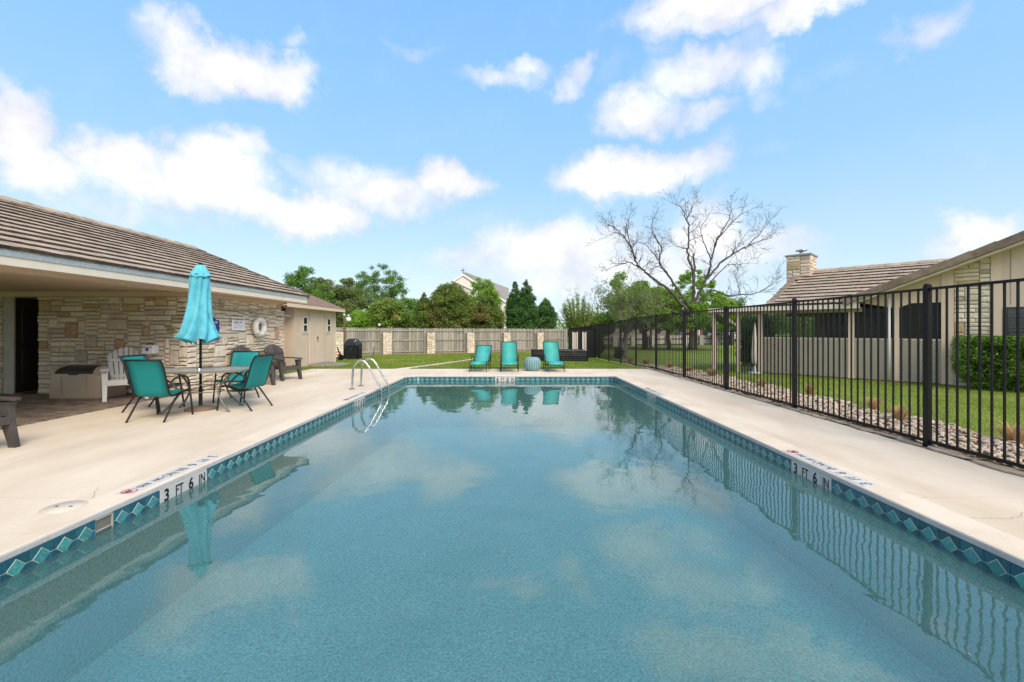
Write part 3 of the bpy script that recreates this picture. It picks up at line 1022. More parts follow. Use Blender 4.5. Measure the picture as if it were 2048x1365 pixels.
def tiled_slope(parent, W, rows, exposure, pitch, M, tw=.33, limit=290, xmax=None, th=.044, short=None):
    """slope with its eave along local x (0..W), rising along local y; M places the eave origin"""
    var = [roof_tile(tw - .006, exposure * 1.12, th) for _ in range(6)]
    items = []
    for r in range(rows):
        off = (r % 2) * tw / 2 + random.uniform(-.01, .01)
        k = 0
        x = -off
        while x < W - tw * .4:
            if x + tw / 2 > 0 and (short is None or short(x + tw / 2, r * exposure)):
                items.append((random.choice(var), M @ RX(pitch) @ T((x + tw / 2, r * exposure, .0 + random.uniform(0, .004))) @ RX(0)))
            x += tw
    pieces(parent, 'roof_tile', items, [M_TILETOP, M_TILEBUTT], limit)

def ridge_caps(parent, a, b, m, L=.38, r=.13):
    a, b = Vector(a), Vector(b)
    n = max(1, int((b - a).length / L))
    d = (b - a) / n
    for i in range(n):
        mb = MB()
        y = d.normalized(); x = y.cross(Vector((0, 0, 1))).normalized(); z = x.cross(y)
        M = Matrix((x, y, z)).transposed().to_4x4(); M.translation = a + d * i
        LL = d.length * 1.06
        s0, s1 = 1.08, .94
        vs_ = [(-r * s0, 0, -.045), (-r * .25, 0, .045 * s0), (r * .25, 0, .045 * s0), (r * s0, 0, -.045), (-r * s1, LL, -.05), (-r * .25, LL, .03), (r * .25, LL, .03), (r * s1, LL, -.05), (-r * s0, 0, -.075), (r * s0, 0, -.075), (-r * s1, LL, -.075), (r * s1, LL, -.075)]
        mb.add([tuple(M @ Vector(v)) for v in vs_], [(0, 1, 5, 4), (1, 2, 6, 5), (2, 3, 7, 6), (8, 9, 3, 2, 1, 0), (8, 0, 4, 10), (3, 9, 11, 7)])
        mb.obj('ridge_tile', m, parent)

# ================================================================== pavilion on the left
WX, WY0, WY1 = -7.20, 9.76, 13.85
ZS, ZF, ZE = 2.268, 2.373, 2.47
XE = -6.585
pav = thing('pool_pavilion', 'low stone pavilion with brown tiled roof and open porch left of the pool', 'building', (0, 0, 0))
M_RT = M_TILETOP
pitch = math.atan(.4167)
# side wall (looks at the pool)
sw = link('side_wall', MB().box(WX - .22, WX - .012, WY0 + .012, WY1, -.02, ZS, 0).mesh('side_wall', M_MORTAR), pav)
Ms = T((WX - .012, WY0, 0)) @ RZ(math.pi / 2)
masonry(sw, WY1 - WY0, ZS - .08, Ms, 3, 150, pal=(5, 6, 2.5, .6, .05, .2), special=((3.55, 1.15, 5, 9, 4), (2.2, 1.0, 6, 7, 1), (1.0, 1.9, 4, 4, 5), (3.3, 1.9, 4, 4, 5)))
MB().box(WX - .02, WX + .016, WY0 - .02, WY1 + .0, ZS - .09, ZS - .003).obj('frieze_board', M_CREAM, pav)
# back wall of the porch
bw = link('porch_wall', MB().box(-10.5, WX - .012, WY0 + .012, WY0 + .22, -.02, ZS, 0).mesh('porch_wall', M_MORTAR), pav)
Mb = T((-10.5, WY0 + .012, 0))
masonry(bw, 3.29, 2.15, Mb, 5, 150, pal=(6, 4, 4, 1.2, .12, .3), special=((.65, 1.28, 5, 8, 4), (.0, 1.85, 5, 6, 5), (.02, 1.0, 4, 4, 4), (1.75, 1.02, 4, 5, 4), (.85, .72, 5, 6, 3), (1.65, .62, 4, 5, 3), (2.35, 1.3, 3, 5, 5), (1.9, 1.85, 7, 4, 5), (2.6, 1.95, 5, 5, 5), (2.95, .66, 4, 8, 3)))
MB().box(-10.52, WX + .014, WY0 - .012, WY0 + .04, 2.150, ZS - .002).obj('wall_header', M_CREAM, pav)
# doorway and door to the left of the porch wall
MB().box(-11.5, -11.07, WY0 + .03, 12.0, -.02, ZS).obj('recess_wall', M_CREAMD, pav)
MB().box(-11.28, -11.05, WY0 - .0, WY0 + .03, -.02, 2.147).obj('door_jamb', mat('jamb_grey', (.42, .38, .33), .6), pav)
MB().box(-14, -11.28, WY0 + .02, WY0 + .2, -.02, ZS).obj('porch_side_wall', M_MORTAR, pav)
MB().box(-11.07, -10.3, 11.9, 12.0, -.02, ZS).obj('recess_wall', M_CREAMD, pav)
ls = link('stone_return', None, pav)
masonry(ls, 1.2, 2.15, T((-12.5, WY0 + .02, 0)), 9, 60, pal=(6, 4, 4, 1.2, .12, .3), single=False)
MB().box(-14, -10.5, WY0 - .01, WY0 + .18, 2.148, ZS - .003).obj('door_lintel', M_CREAM, pav)
M_DOOR = mat('dark_brown_door', (.035, .026, .020), .45, var=.2, scale=2, stretch=(4, 4, .6), bump=.15, bscale=40)
dr = MB().box(-11.07, -11.035, WY0 + .05, 10.95, .01, 2.12).obj('door', M_DOOR, pav)
for z0, z1 in ((.2, .95), (1.1, 1.95)):
    for y0, y1 in ((9.90, 10.25), (10.38, 10.8)):
        MB().box(-11.036, -11.022, y0, y1, z0, z1, 0, .012).obj('door_panel', M_DOOR, dr)
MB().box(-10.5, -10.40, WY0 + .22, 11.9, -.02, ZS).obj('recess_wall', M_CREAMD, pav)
# ceiling, soffit, beam, fascia, flashing
M_CEIL = mat('porch_ceiling', (.62, .48, .34), .7, var=.05, scale=1)
c_ = link('porch_ceiling', None, pav)
for k in range(12):
    x1 = WX - .15 - k * .52
    MB().box(x1 - .515, x1, -2, WY0, ZS + .002, ZS + .02).obj('ceiling_panel', M_CEIL, c_)
MB().box(WX - .15, WX + .03, -2, WY0 - .02, ZS - .022, ZS + .02).obj('porch_beam', M_CREAM, pav)
MB().box(WX + .03, XE + .0, -2, 14.05, ZS + .0, ZS + .018).obj('soffit', M_CREAM, pav)
MB().box(XE, XE + .022, -2, 14.09, ZS - .012, ZF).obj('fascia', mat('fascia_cream', (.74, .66, .54), .6, var=.04), pav)
MB().box(XE - .02, XE + .035, -2, 14.09, ZF + .001, ZF + .098, 0).obj('drip_flashing', mat('blue_grey_metal', (.33, .37, .39), .6, (.45, .49, .50), scale=30, bump=.3, bscale=90), pav)
# gable end wall at the far side, roof deck
EV = Vector((-6.53, 0, 2.462))
XR, ZR = -10.2, 2.462 + (10.2 - 6.53) * .4167
mb = MB()
for sx in (1,):
    mb.extr([(-6.56, 2.44), (XR, ZR - .03), (-13.87, 2.44), (-13.87, 2.41), (XR, ZR - .16), (-6.56, 2.41)], -2, 14.05)
mb.obj('roof_deck', M_CREAMD, pav)
mb = MB().extr([(-7.2, ZS), (-6.62, 2.38), (XR, ZR - .19), (-13.8, 2.38), (-13.2, ZS)], 13.72, 13.84)
mb.obj('gable_wall', M_CREAM, pav)
MB().box(-13.2, -7.42, 13.6, 13.84, -.02, ZS - .002).obj('end_wall', M_MORTAR, pav)
MB().bar((-6.56, 14.07, 2.40), (XR, 14.07, ZR - .10), .03, .16).obj('bargeboard', M_WHITEP, pav)
# east slope: eave runs along y
Me = T((EV.x, -1.0, EV.z)) @ RZ(math.pi / 2)
nrow = 12
slope_len = (10.2 - 6.53) / math.cos(pitch)
tiled_slope(pav, 15.12, nrow, slope_len / nrow, pitch, Me, tw=.36, limit=300)
ridge_caps(pav, (XR, -1, ZR + .06), (XR, 14.12, ZR + .06), M_TILETOP, .40, .14)
# barge tiles over the gable edge
its = []
n = 11
for k in range(n):
    a = k / n
    mb = MB().box(-.09, .05, 0, slope_len / n * 1.08, -.10, .055, 0, .012)
    M = T((EV.x, 14.14, EV.z)) @ RZ(math.pi / 2) @ RX(pitch) @ T((0, a * slope_len, .02 + .01 * (1 - (k % 2))))
    its.append((mb, M @ RX(R(-2.0))))
pieces(pav, 'barge_tile', its, M_TILEBUTT if False else mat('barge_tile_brown', (.10, .075, .058), .9, (.20, .15, .11), scale=6, rnd=.15, bump=.4, bscale=50))
# porch paving: thin dark pavers
M_PAVE = [mat('paver_brown', (.17, .12, .085), .8, (.27, .20, .145), scale=4, rnd=.35, bump=.4, bscale=60)]
pf = link('porch_floor', MB().box(-14.5, DX0 - .0, -1.2, 11.6, -.12, -.016).mesh('porch_floor', mat('paver_joint', (.08, .062, .048), .95)), None, kind='structure')
its = []
PV = [MB().box(-.093, .093, -.044, .044, -.014, .0 + q, 0, .003) for q in (-.002, 0, -.001)]
for i in range(66):
    for k in range(26):
        y = 3.6 + i * .094
        x = DX0 - .105 - k * .192 - (i % 2) * .096
        if x > DX0 - .09 or y > 9.72: continue
        its.append((random.choice(PV), T((x, y, -.001))))
pieces(pf, 'paver', its, M_PAVE, 300)

# pool pole hanging on the side wall
pp = thing('pool_pole', 'long pale telescopic pole hung horizontally on hooks along the stone wall', 'pole', (WX + .09, 0, 0))
MB().tube([(0, 9.95, 1.975), (0, 12.2, 1.90)], .020, 8).obj('pole_section', mat('pole_beige', (.42, .37, .28), .4, metal=.2), pp)
MB().tube([(0, 12.2, 1.90), (.0, 14.15, 1.855)], .015, 8).obj('pole_section', mat('pole_beige2', (.60, .55, .46), .4, metal=.2), pp)
for y, z in ((10.4, 1.93), (12.0, 1.885), (13.5, 1.845)):
    MB().tube([(-.09, y, z - .02), (-.0, y, z - .025), (.03, y, z + .02)], .007, 6).obj('hook', M_IRON, pp)

# wall light on the corner
fl = thing('flood_light', 'small black twin flood light fixed under the eave at the far wall corner', 'lamp', (WX + .02, 13.72, 2.12))
MB().lathe([(.05, 0), (.05, .03)], 12).obj('mount', M_IRON, fl)
for a in (-.6, .7):
    b_ = MB().lathe([(.02, 0), (.035, .04), (.05, .11), (.052, .13)], 12)
    o = b_.obj('lamp_head', M_IRON, fl, (.05, a * .12, -.02)); o.rotation_euler = (R(120) * (1 if a > 0 else -1), 0, R(20))
MB().box(-.02, .05, -.03, .03, .04, .09, 0, .01).obj('sensor', M_WHITEP, fl)

# white emergency sign
def plate(mb_pts, th, m, name, parent=None):
    mb = MB()
    n = len(mb_pts)
    mb.add([(x, 0, z) for x, z in mb_pts] + [(x, -th, z) for x, z in mb_pts], [tuple(range(n)), tuple(range(n, 2 * n))[::-1]] + [(i, n + i, n + (i + 1) % n, (i + 1) % n) for i in range(n)])
    return mb.obj(name, m, parent)
# local frame of signs on the side wall: x to the right as read (towards +Y), face to -y => world +X
es = thing('emergency_sign', 'small white sign reading FOR EMERGENCY CALL 911 on the stone wall', 'sign', (WX + .055, 11.48, 1.57), math.pi / 2)
plate([(-.27, -.17), (.27, -.17), (.27, .17), (-.27, .17)], .006, mat('sign_white', (.80, .80, .80), .4, var=.02), 'sign_plate', es)
MT = lambda x, z: frame((x, -.008, z), (1, 0, 0), (0, 0, 1))
M_SGREY = mat('sign_print', (.10, .12, .12), .5)
text('FOR EMERGENCY', .066, M_SGREY, es, MT(0, .115), off=.002, sx=.98)
text('CALL 911', .088, M_SGREY, es, MT(0, .03), off=.002, sx=.98)
# the two small printed lines under it are only legible as strokes
for z_, sg in ((-.055, ((-.2, -.12), (-.10, -.02), (0.0, .2))), (-.105, ((-.2, -.01), (.03, .12), (.16, .2)))):
    for a, b in sg: MB().box(a, b, -.0075, -.0062, z_ - .011, z_ + .011).obj('small_print', mat('print_grey', (.38, .42, .42), .6), es)
bs = thing('rules_sign', 'blue pool rules sign with an arched top, half hidden behind the closed umbrella', 'sign', (WX + .055, 10.42, 1.42), math.pi / 2)
pts = [(-.33, -.28), (.33, -.28), (.33, .24), (.23, .24)] + [(.20 * math.cos(a), .24 + .10 * math.sin(a)) for a in np.linspace(.1, math.pi - .1, 9)] + [(-.23, .24), (-.33, .24)]
plate(pts, .006, M_WHITEP, 'sign_border', bs)
o = plate([(x * .955, z * .955) for x, z in pts], .009, mat('sign_blue', (.010, .035, .24), .35, var=.08), 'sign_plate', bs)
MT = lambda x, z: frame((x, -.0105, z), (1, 0, 0), (0, 0, 1))
text('LAIS', .085, M_WHITEP, bs, MT(.17, .17), off=.001)
for x0, x1, z_ in ((.02, .17, .11), (.05, .19, .075), (.0, .27, -.045), (.1, .27, -.225)):
    MB().box(x0, x1, -.0108, -.0092, z_ - .006, z_ + .006).obj('small_print', M_WHITEP, bs)

# life ring
lr = thing('life_ring', 'white life ring hanging by a rope on the stone wall beside the emergency sign', 'life ring', (WX + .13, 12.33, 1.485), math.pi / 2)
MB().tube([(.205 * math.cos(a), 0, .205 * math.sin(a)) for a in np.linspace(0, 2 * math.pi, 41)[:-1]], .078, 14, close=True).obj('ring', mat('ring_white', (.72, .70, .67), .7, var=.12, scale=9, bump=.5, bscale=40), lr)
for q in range(4):
    a0 = q * math.pi / 2 + .75
    MB().tube([(.205 * math.cos(a), 0, .205 * math.sin(a)) for a in (a0 - .12, a0, a0 + .12)], .0805, 14).obj('band', mat('ring_band', (.60, .56, .52), .7), lr)
M_ROPE = mat('rope', (.60, .52, .38), .8, var=.2, scale=60)
pts = [(.30 * math.cos(a) * 1.0, -.01, .30 * math.sin(a) - .03 * math.sin(2 * a) ** 2) for a in np.linspace(0, 2 * math.pi, 33)[:-1]]
MB().tube(pts, .008, 6, close=True).obj('grab_rope', M_ROPE, lr)
MB().tube([(-.05, -.02, .27), (.02, -.05, .42), (.06, -.02, .28)], .008, 6).obj('hanging_rope', M_ROPE, lr)

# electric box on the porch wall and first aid box
ob = thing('outlet_box', 'flat beige electrical outlet cover on the porch stone wall', 'outlet', (-7.52, WY0 - .03, 1.42))
MB().box(-.10, .10, -.03, .0, -.06, .06, 0, .008).obj('cover', mat('outlet_beige', (.40, .31, .18), .6), ob)
for s_ in (-.05, .0, .05): MB().box(s_ - .014, s_ + .014, -.034, -.03, -.02, .02).obj('socket', mat('outlet_socket', (.20, .15, .09), .6), ob)
fa = thing('first_aid_box', 'white first aid box with a blue star fixed to the porch stone wall', 'first aid box', (-7.93, WY0 - .08, .985))
MB().box(-.13, .13, -.12, .05, -.095, .095, 0, .015).obj('case', mat('box_white', (.80, .79, .80), .4, var=.02), fa)
MB().tube([(-.06, -.04, .095), (-.05, -.04, .125), (.05, -.04, .125), (.06, -.04, .095)], .009, 6).obj('handle', M_IRON, fa)
text('FIRST AID KIT', .036, M_RED, fa, frame((0, -.1215, .045), (1, 0, 0), (0, 0, 1)), off=.0008)
mb = MB()
for a in (0, 60, 120): mb.add([tuple(RY(R(a)) @ Vector(v)) for v in [(-.011, -.1225, -.042), (.011, -.1225, -.042), (.011, -.1225, .042), (-.011, -.1225, .042)]], [(0, 1, 2, 3)])
mb.obj('blue_star', mat('star_blue', (.01, .06, .40), .5), fa)

# ================================================================== garden shed
shx = -8.27
shed = thing('garden_shed', 'beige board shed with a shallow brown shingle roof and double doors beyond the pavilion', 'shed', (0, 0, 0))
gb = -.16
b_ = MB().box(-12.2, shx, 16.66, 20.62, -.22, 2.30)
sbody = b_.obj('wall', M_CREAM, shed)
M_GROOVE = mat('groove', (.30, .25, .19), .8)
for y in (17.85, 19.40):
    MB().box(shx - .004, shx + .003, y - .008, y + .008, -.2, 2.28).obj('siding_joint', M_GROOVE, sbody)
for y in (16.7, 20.58):
    MB().box(shx, shx + .02, y - .04, y + .04, -.2, 2.28).obj('corner_board', M_CREAM, sbody)
for x in (-8.9, -9.5): MB().box(x - .006, x + .006, 16.65, 16.662, -.1, 2.28).obj('siding_joint', M_GROOVE, sbody)
MB().box(-8.75, -8.62, 16.60, 16.66, -.1, 2.28).obj('corner_board', M_CREAM, sbody)
for ym, z0 in ((17.56, 1.245), (19.82, 1.235)):
    wn = MB().box(shx + .0, shx + .02, ym - .27, ym + .27, z0, z0 + .72).obj('window', M_CREAM, shed)
    for zz in (z0 + .10, z0 + .40):
        MB().box(shx + .0205, shx + .024, ym - .14, ym + .14, zz, zz + .24).obj('pane', M_GLASS, wn)
    for zz in (z0 + .06, z0 + .345, z0 + .65):
        MB().box(shx + .02, shx + .033, ym - .17, ym + .17, zz, zz + .035).obj('glazing_bar', M_WHITEP, wn)
    for yy in (-.17, .14):
        MB().box(shx + .02, shx + .0335, ym + yy, ym + yy + .03, z0 + .06, z0 + .685).obj('glazing_bar', M_WHITEP, wn)
for a, b in ((17.92, 18.64), (18.66, 19.33)):
    d_ = MB().box(shx + .001, shx + .03, a, b, -.10, 2.10, 0, .006).obj('door', M_CREAM, shed)
MB().box(shx + .03, shx + .05, 18.60, 18.68, 1.05, 1.10).obj('latch', M_IRON, shed)
MB().tube([(shx + .045, 18.58, 1.14), (shx + .055, 18.64, 1.06), (shx + .045, 18.70, 1.14)], .010, 6).obj('handle', M_STEEL, shed)
MB().tube([(shx + .05, 18.64, 1.06), (shx + .05, 18.65, .90)], .010, 6).obj('padlock', M_IRON, shed)
M_SHING = mat('brown_shingle', (.20, .125, .09), .95, (.30, .20, .15), scale=8, bump=.6, bscale=60, fine=.2)
sxe, sze, srx = -7.93, 2.345, -10.2
srz = sze + (sxe - srx) * .42
MB().extr([(sxe, sze), (sxe, sze + .035), (srx, srz + .035), (2 * srx - sxe, sze + .035), (2 * srx - sxe, sze), (srx, srz)], 15.55, 20.85).obj('roof', M_SHING, shed)
for r_ in range(12):
    t0 = r_ / 12
    x0, x1 = sxe + (srx - sxe) * t0, sxe + (srx - sxe) * (t0 + 1 / 12)
    z0, z1 = sze + .035 + (srz - sze) * t0, sze + .035 + (srz - sze) * (t0 + 1 / 12)
    mb = MB()
    mb.poly([(x0, 15.55, z0 + .014), (x0, 20.85, z0 + .014), (x1, 20.85, z1 + .003), (x1, 15.55, z1 + .003)][::-1])
    mb.poly([(x0, 15.55, z0), (x0, 20.85, z0), (x0, 20.85, z0 + .014), (x0, 15.55, z0 + .014)][::-1])
    mb.obj('shingle_course', M_SHING, shed)
MB().box(sxe - .005, sxe + .02, 15.53, 20.87, sze - .115, sze + .01).obj('fascia', M_CREAM, shed)
MB().box(shx, sxe - .005, 15.56, 20.84, sze - .05, sze - .03).obj('soffit', M_CREAM, shed)
MB().bar((sxe + .01, 20.86, sze - .05), (srx, 20.86, srz - .05), .02, .12).obj('bargeboard', M_CREAM, shed)
MB().extr([(-12.2, 2.3), (shx, 2.3), (srx, srz - .02)], 16.7, 20.6).obj('gable', M_CREAM, shed)
rp = thing('shed_ramp', 'grey weathered board ramp in front of the shed doors', 'ramp', (shx + .06, 18.6, -.10))
for k in range(7):
    x = .02 + k * .16
    mb = MB().box(x, x + .15, -.85 + k * .03, .85 - k * .03, .09 - k * .014, .12 - k * .014, 0, .004)
    mb.obj('plank', mat('ramp_wood', (.20, .18, .16), .9, (.33, .30, .27), scale=5, stretch=(6, 1, 1), bump=.4, bscale=40, rnd=.15), rp)
MB().box(.0, .9, -.84, -.80, -.03, .085).obj('ramp_side', M_CREAMD, rp)

# ================================================================== furniture
M_SLING = bpy.data.materials.new('teal_sling'); M_SLING.use_nodes = True; M_SLING.node_tree.nodes.clear(); g = NT(M_SLING.node_tree)
geo = g.n('ShaderNodeNewGeometry')
nz = g.noise(g.v('MULTIPLY', geo.outputs['Position'], (1, 1, 5)), 60, 3, .6)
cc = g.mixc(g.mr(nz.outputs[0], .3, .7), (.012, .27, .27, 1), (.025, .38, .37, 1))
p = g.n('ShaderNodeBsdfPrincipled', ins={'Base Color': cc, 'Roughness': .6, 'Specular IOR Level': .35})
tr = g.n('ShaderNodeBsdfTranslucent', ins={'Color': (.01, .40, .42, 1)})
mx = g.n('ShaderNodeMixShader', ins={0: .35, 1: p.outputs[0], 2: tr.outputs[0]})
g.n('ShaderNodeOutputMaterial', ins={0: mx.outputs[0]})

def bez(P_, n=10):
    """smooth curve through points (Catmull-Rom)"""
    P_ = [Vector(p) for p in P_]
    Q = [P_[0] * 2 - P_[1]] + P_ + [P_[-1] * 2 - P_[-2]]
    out = []
    for i in range(1, len(Q) - 2):
        a, b, c, d = Q[i - 1], Q[i], Q[i + 1], Q[i + 2]
        for k in range(n):
            t = k / n
            out.append(.5 * ((2 * b) + (c - a) * t + (2 * a - 5 * b + 4 * c - d) * t * t + (3 * b - a - 3 * c + d) * t ** 3))
    out.append(P_[-1])
    return out

GRP_CH = 'teal sling chairs around the glass table'
def sling_chair(label, loc, rz):
    """faces +y"""
    t = thing('sling_chair', label, 'chair', loc, rz, GRP_CH)
    prof = bez([(0, .275, .415), (0, .20, .432), (0, .02, .405), (0, -.135, .375), (0, -.205, .42), (0, -.265, .60), (0, -.33, .82), (0, -.40, .955)], 5)
    rows = []
    for p_ in prof:
        sag = .018
        rows.append([(x, p_.y - 0 * sag, p_.z - sag * (1 - (x / .25) ** 2) * (.6 if p_.z < .5 else .0)) for x in (-.252, -.15, 0, .15, .252)])
    MB().sheet(rows, .004, 0).obj('sling', M_SLING, t)
    for s in (-1, 1):
        MB().tube([(s * .262, q.y, q.z) for q in prof], .0135, 8).obj('side_rail', M_DARKMETAL, t)
        arm = bez([(s * .285, -.235, .50), (s * .285, -.20, .60), (s * .29, -.08, .665), (s * .29, .08, .665), (s * .285, .19, .60), (s * .28, .235, .43)], 5)
        MB().tube(arm, .0145, 8).obj('armrest', M_DARKMETAL, t)
        MB().tube([(s * .28, .235, .43), (s * .28, .265, .25), (s * .28, .30, .012), (s * .28, .301, .0)], [.0145, .0145, .0145, .016], 8).obj('leg', M_DARKMETAL, t)
        MB().tube([(s * .272, .04, .40), (s * .272, -.10, .33), (s * .275, -.34, .012), (s * .275, -.348, 0)], [.0145, .0145, .0145, .016], 8).obj('leg', M_DARKMETAL, t)
    MB().tube([(-.262, -.40, .955), (.262, -.40, .955)], .0135, 8).obj('top_rail', M_DARKMETAL, t)
    for y, z in ((.275, .405), (-.06, .372)): MB().tube([(-.27, y, z), (.27, y, z)], .011, 8).obj('cross_bar', M_DARKMETAL, t)
    return t
sling_chair('nearest teal sling chair, its back to the camera, left of the umbrella pole', (-5.61, 7.05, 0), R(3))
sling_chair('teal sling chair at the left table end, mostly hidden by the nearest chair', (-6.32, 7.80, 0), R(-90))
sling_chair('teal sling chair at the right end of the table, seen side on and facing left', (-4.84, 7.96, 0), R(84))
sling_chair('teal sling chair on the far side of the table facing the camera', (-5.52, 8.82, 0), R(186))

# glass table
tb = thing('patio_table', 'oval glass-topped patio table with taupe metal legs between four teal chairs', 'table', (-5.45, 7.78, 0), R(14))
def oval(a, b, n=48, e=2.7):
    out = []
    for i in range(n):
        t = 2 * math.pi * i / n
        c, s = math.cos(t), math.sin(t)
        out.append((a * abs(c) ** (2 / e) * (1 if c >= 0 else -1), b * abs(s) ** (2 / e) * (1 if s >= 0 else -1)))
    return out
mgt = bpy.data.materials.new('table_glass'); mgt.use_nodes = True; mgt.node_tree.nodes.clear(); g = NT(mgt.node_tree)
geo = g.n('ShaderNodeNewGeometry')
vz = g.n('ShaderNodeTexVoronoi', ins={'Vector': geo.outputs['Position'], 'Scale': 90.0})
bn = g.n('ShaderNodeBump', ins={'Height': vz.outputs[0], 'Strength': .25, 'Distance': .004})
fr = g.n('ShaderNodeFresnel', ins={'IOR': 1.22, 'Normal': bn.outputs[0]})
gl = g.n('ShaderNodeBsdfGlossy', ins={'Color': (.9, .95, .93, 1), 'Roughness': .12, 'Normal': bn.outputs[0]})
tt = g.n('ShaderNodeBsdfTransparent', ins={'Color': (.72, .80, .76, 1)})
df = g.n('ShaderNodeBsdfDiffuse', ins={'Color': (.70, .70, .60, 1)})
m1 = g.n('ShaderNodeMixShader', ins={0: .62, 1: tt.outputs[0], 2: df.outputs[0]})
m2 = g.n('ShaderNodeMixShader', ins={0: fr.outputs[0], 1: m1.outputs[0], 2: gl.outputs[0]})
g.n('ShaderNodeOutputMaterial', ins={0: m2.outputs[0]})
ov = oval(.785, .515)
mb = MB()
n = len(ov)
mb.add([(x, y, .705) for x, y in ov] + [(x, y, .711) for x, y in ov], [tuple(range(n))[::-1], tuple(range(n, 2 * n))] + [(i, (i + 1) % n, n + (i + 1) % n, n + i) for i in range(n)])
mb.obj('glass_top', mgt, tb)
mb = MB()
A_, B_ = oval(.82, .55), oval(.778, .508)
vs_ = [(x, y, .690) for x, y in A_] + [(x, y, .722) for x, y in A_] + [(x, y, .722) for x, y in B_] + [(x, y, .690) for x, y in B_]
mb.add(vs_, [(q * n + i, q * n + (i + 1) % n, ((q + 1) % 4) * n + (i + 1) % n, ((q + 1) % 4) * n + i) for q in range(4) for i in range(n)])
mb.obj('rim', M_GREYMETAL, tb)
for sx in (-1, 1):
    for sy in (-1, 1):
        MB().tube(bez([(sx * .60, sy * .36, .69), (sx * .42, sy * .27, .55), (sx * .30, sy * .20, .34), (sx * .40, sy * .27, .13), (sx * .52, sy * .34, 0)], 5), .017, 8).obj('leg', M_GREYMETAL, tb)
for z, k in ((.33, 1.0), (.47, 1.12)):
    MB().tube([(x * .41 * k, y * .41 * k, z) for x, y in oval(.75, .52, 32)], .009, 6, close=True).obj('brace_ring', M_GREYMETAL, tb)
MB().lathe([(.032, .69), (.034, .725), (.028, .73)], 14, (-.085, .04, 0), cap=False).obj('umbrella_collar', M_STEEL, tb)

# closed umbrella
ux, uy = -5.535, 7.82
um = thing('patio_umbrella', 'closed turquoise patio umbrella standing through the glass table', 'umbrella', (ux, uy, 0))
M_CANVAS = mat('turquoise_canvas', (.065, .37, .47), .75, (.14, .53, .64), scale=5, fine=.06, bump=.2, bscale=180, spec=.2, sheen=.2)
def canopy(prof, folds, depth, twist, n=96, hem=0.0, ph=0.0, cen=lambda z: (0, 0)):
    mb = MB()
    rows = []
    for k, (r, z) in enumerate(prof):
        row = []
        f = k / (len(prof) - 1)
        for j in range(n):
            a = 2 * math.pi * j / n
            c = abs(math.cos(folds * (a + twist * f) / 2 + ph)) ** .8
            c2 = .10 * math.sin(3 * a + 2.2 * f + 1) + .07 * math.sin(5 * a - 3 * f)
            rr = r * (1 - depth(f) * (1 - c) + c2 * min(1, depth(f) * 1.6))
            zz = z - (hem * (.5 - c) if k == len(prof) - 1 else (hem * .35 * (.5 - c) if k == len(prof) - 2 else 0)) + (.018 * math.sin(2 * a + .7) if k >= len(prof) - 2 else 0)
            cx_, cy_ = cen(z)
            row.append((cx_ + rr * math.cos(a), cy_ + rr * math.sin(a), zz))
        row.append(row[0])
        rows.append(row)
    mb.sheet(rows, -.003, 0)
    return mb
prof = [(.13, 2.40), (.15, 2.30), (.155, 2.2), (.16, 2.08), (.17, 1.95), (.185, 1.80), (.215, 1.64), (.25, 1.50), (.285, 1.38), (.32, 1.28), (.34, 1.21)]
canopy(prof, 8, lambda f: .26 + .46 * f, .9, hem=.13, cen=lambda z: (-.012 * (2.4 - z), -.02)).obj('canopy', M_CANVAS, um)
cap = [(.03, 2.565), (.075, 2.555), (.095, 2.50), (.13, 2.43), (.175, 2.365), (.18, 2.35)]
canopy(cap, 8, lambda f: .06 + .16 * f, .1, hem=.03, ph=.3).obj('vent_cap', M_CANVAS, um)
MB().lathe([(.0, 2.60), (.03, 2.595), (.035, 2.575), (.02, 2.56)], 12, cap=False).obj('finial', M_IRON, um)
MB().tube([(0, 0, .05), (0, 0, 2.56)], .0205, 12).obj('pole', M_IRON, um)
for k in range(8):
    a = k * math.pi / 4 + .1
    MB().tube([(.05 * math.cos(a), .05 * math.sin(a), 2.38), (.17 * math.cos(a), .17 * math.sin(a), 1.35)], .006, 5).obj('rib', M_IRON, um)
ub = thing('umbrella_base', 'round brown umbrella base on the deck under the glass table', 'umbrella stand', (ux, uy, 0))
M_UB = mat('brown_stone_base', (.17, .11, .08), .65, (.25, .17, .12), scale=12, bump=.3, bscale=60)
MB().lathe([(.235, 0), (.245, .012), (.235, .028), (.17, .05), (.08, .068), (.05, .072)], 32).obj('disc', M_UB, ub)
MB().lathe([(.034, .07), (.030, .08), (.030, .38), (.034, .385)], 14).obj('sleeve', M_DARKMETAL, ub)
MB().tube([(.03, 0, .33), (.075, 0, .33)], .008, 6).obj('screw', M_STEEL, ub)

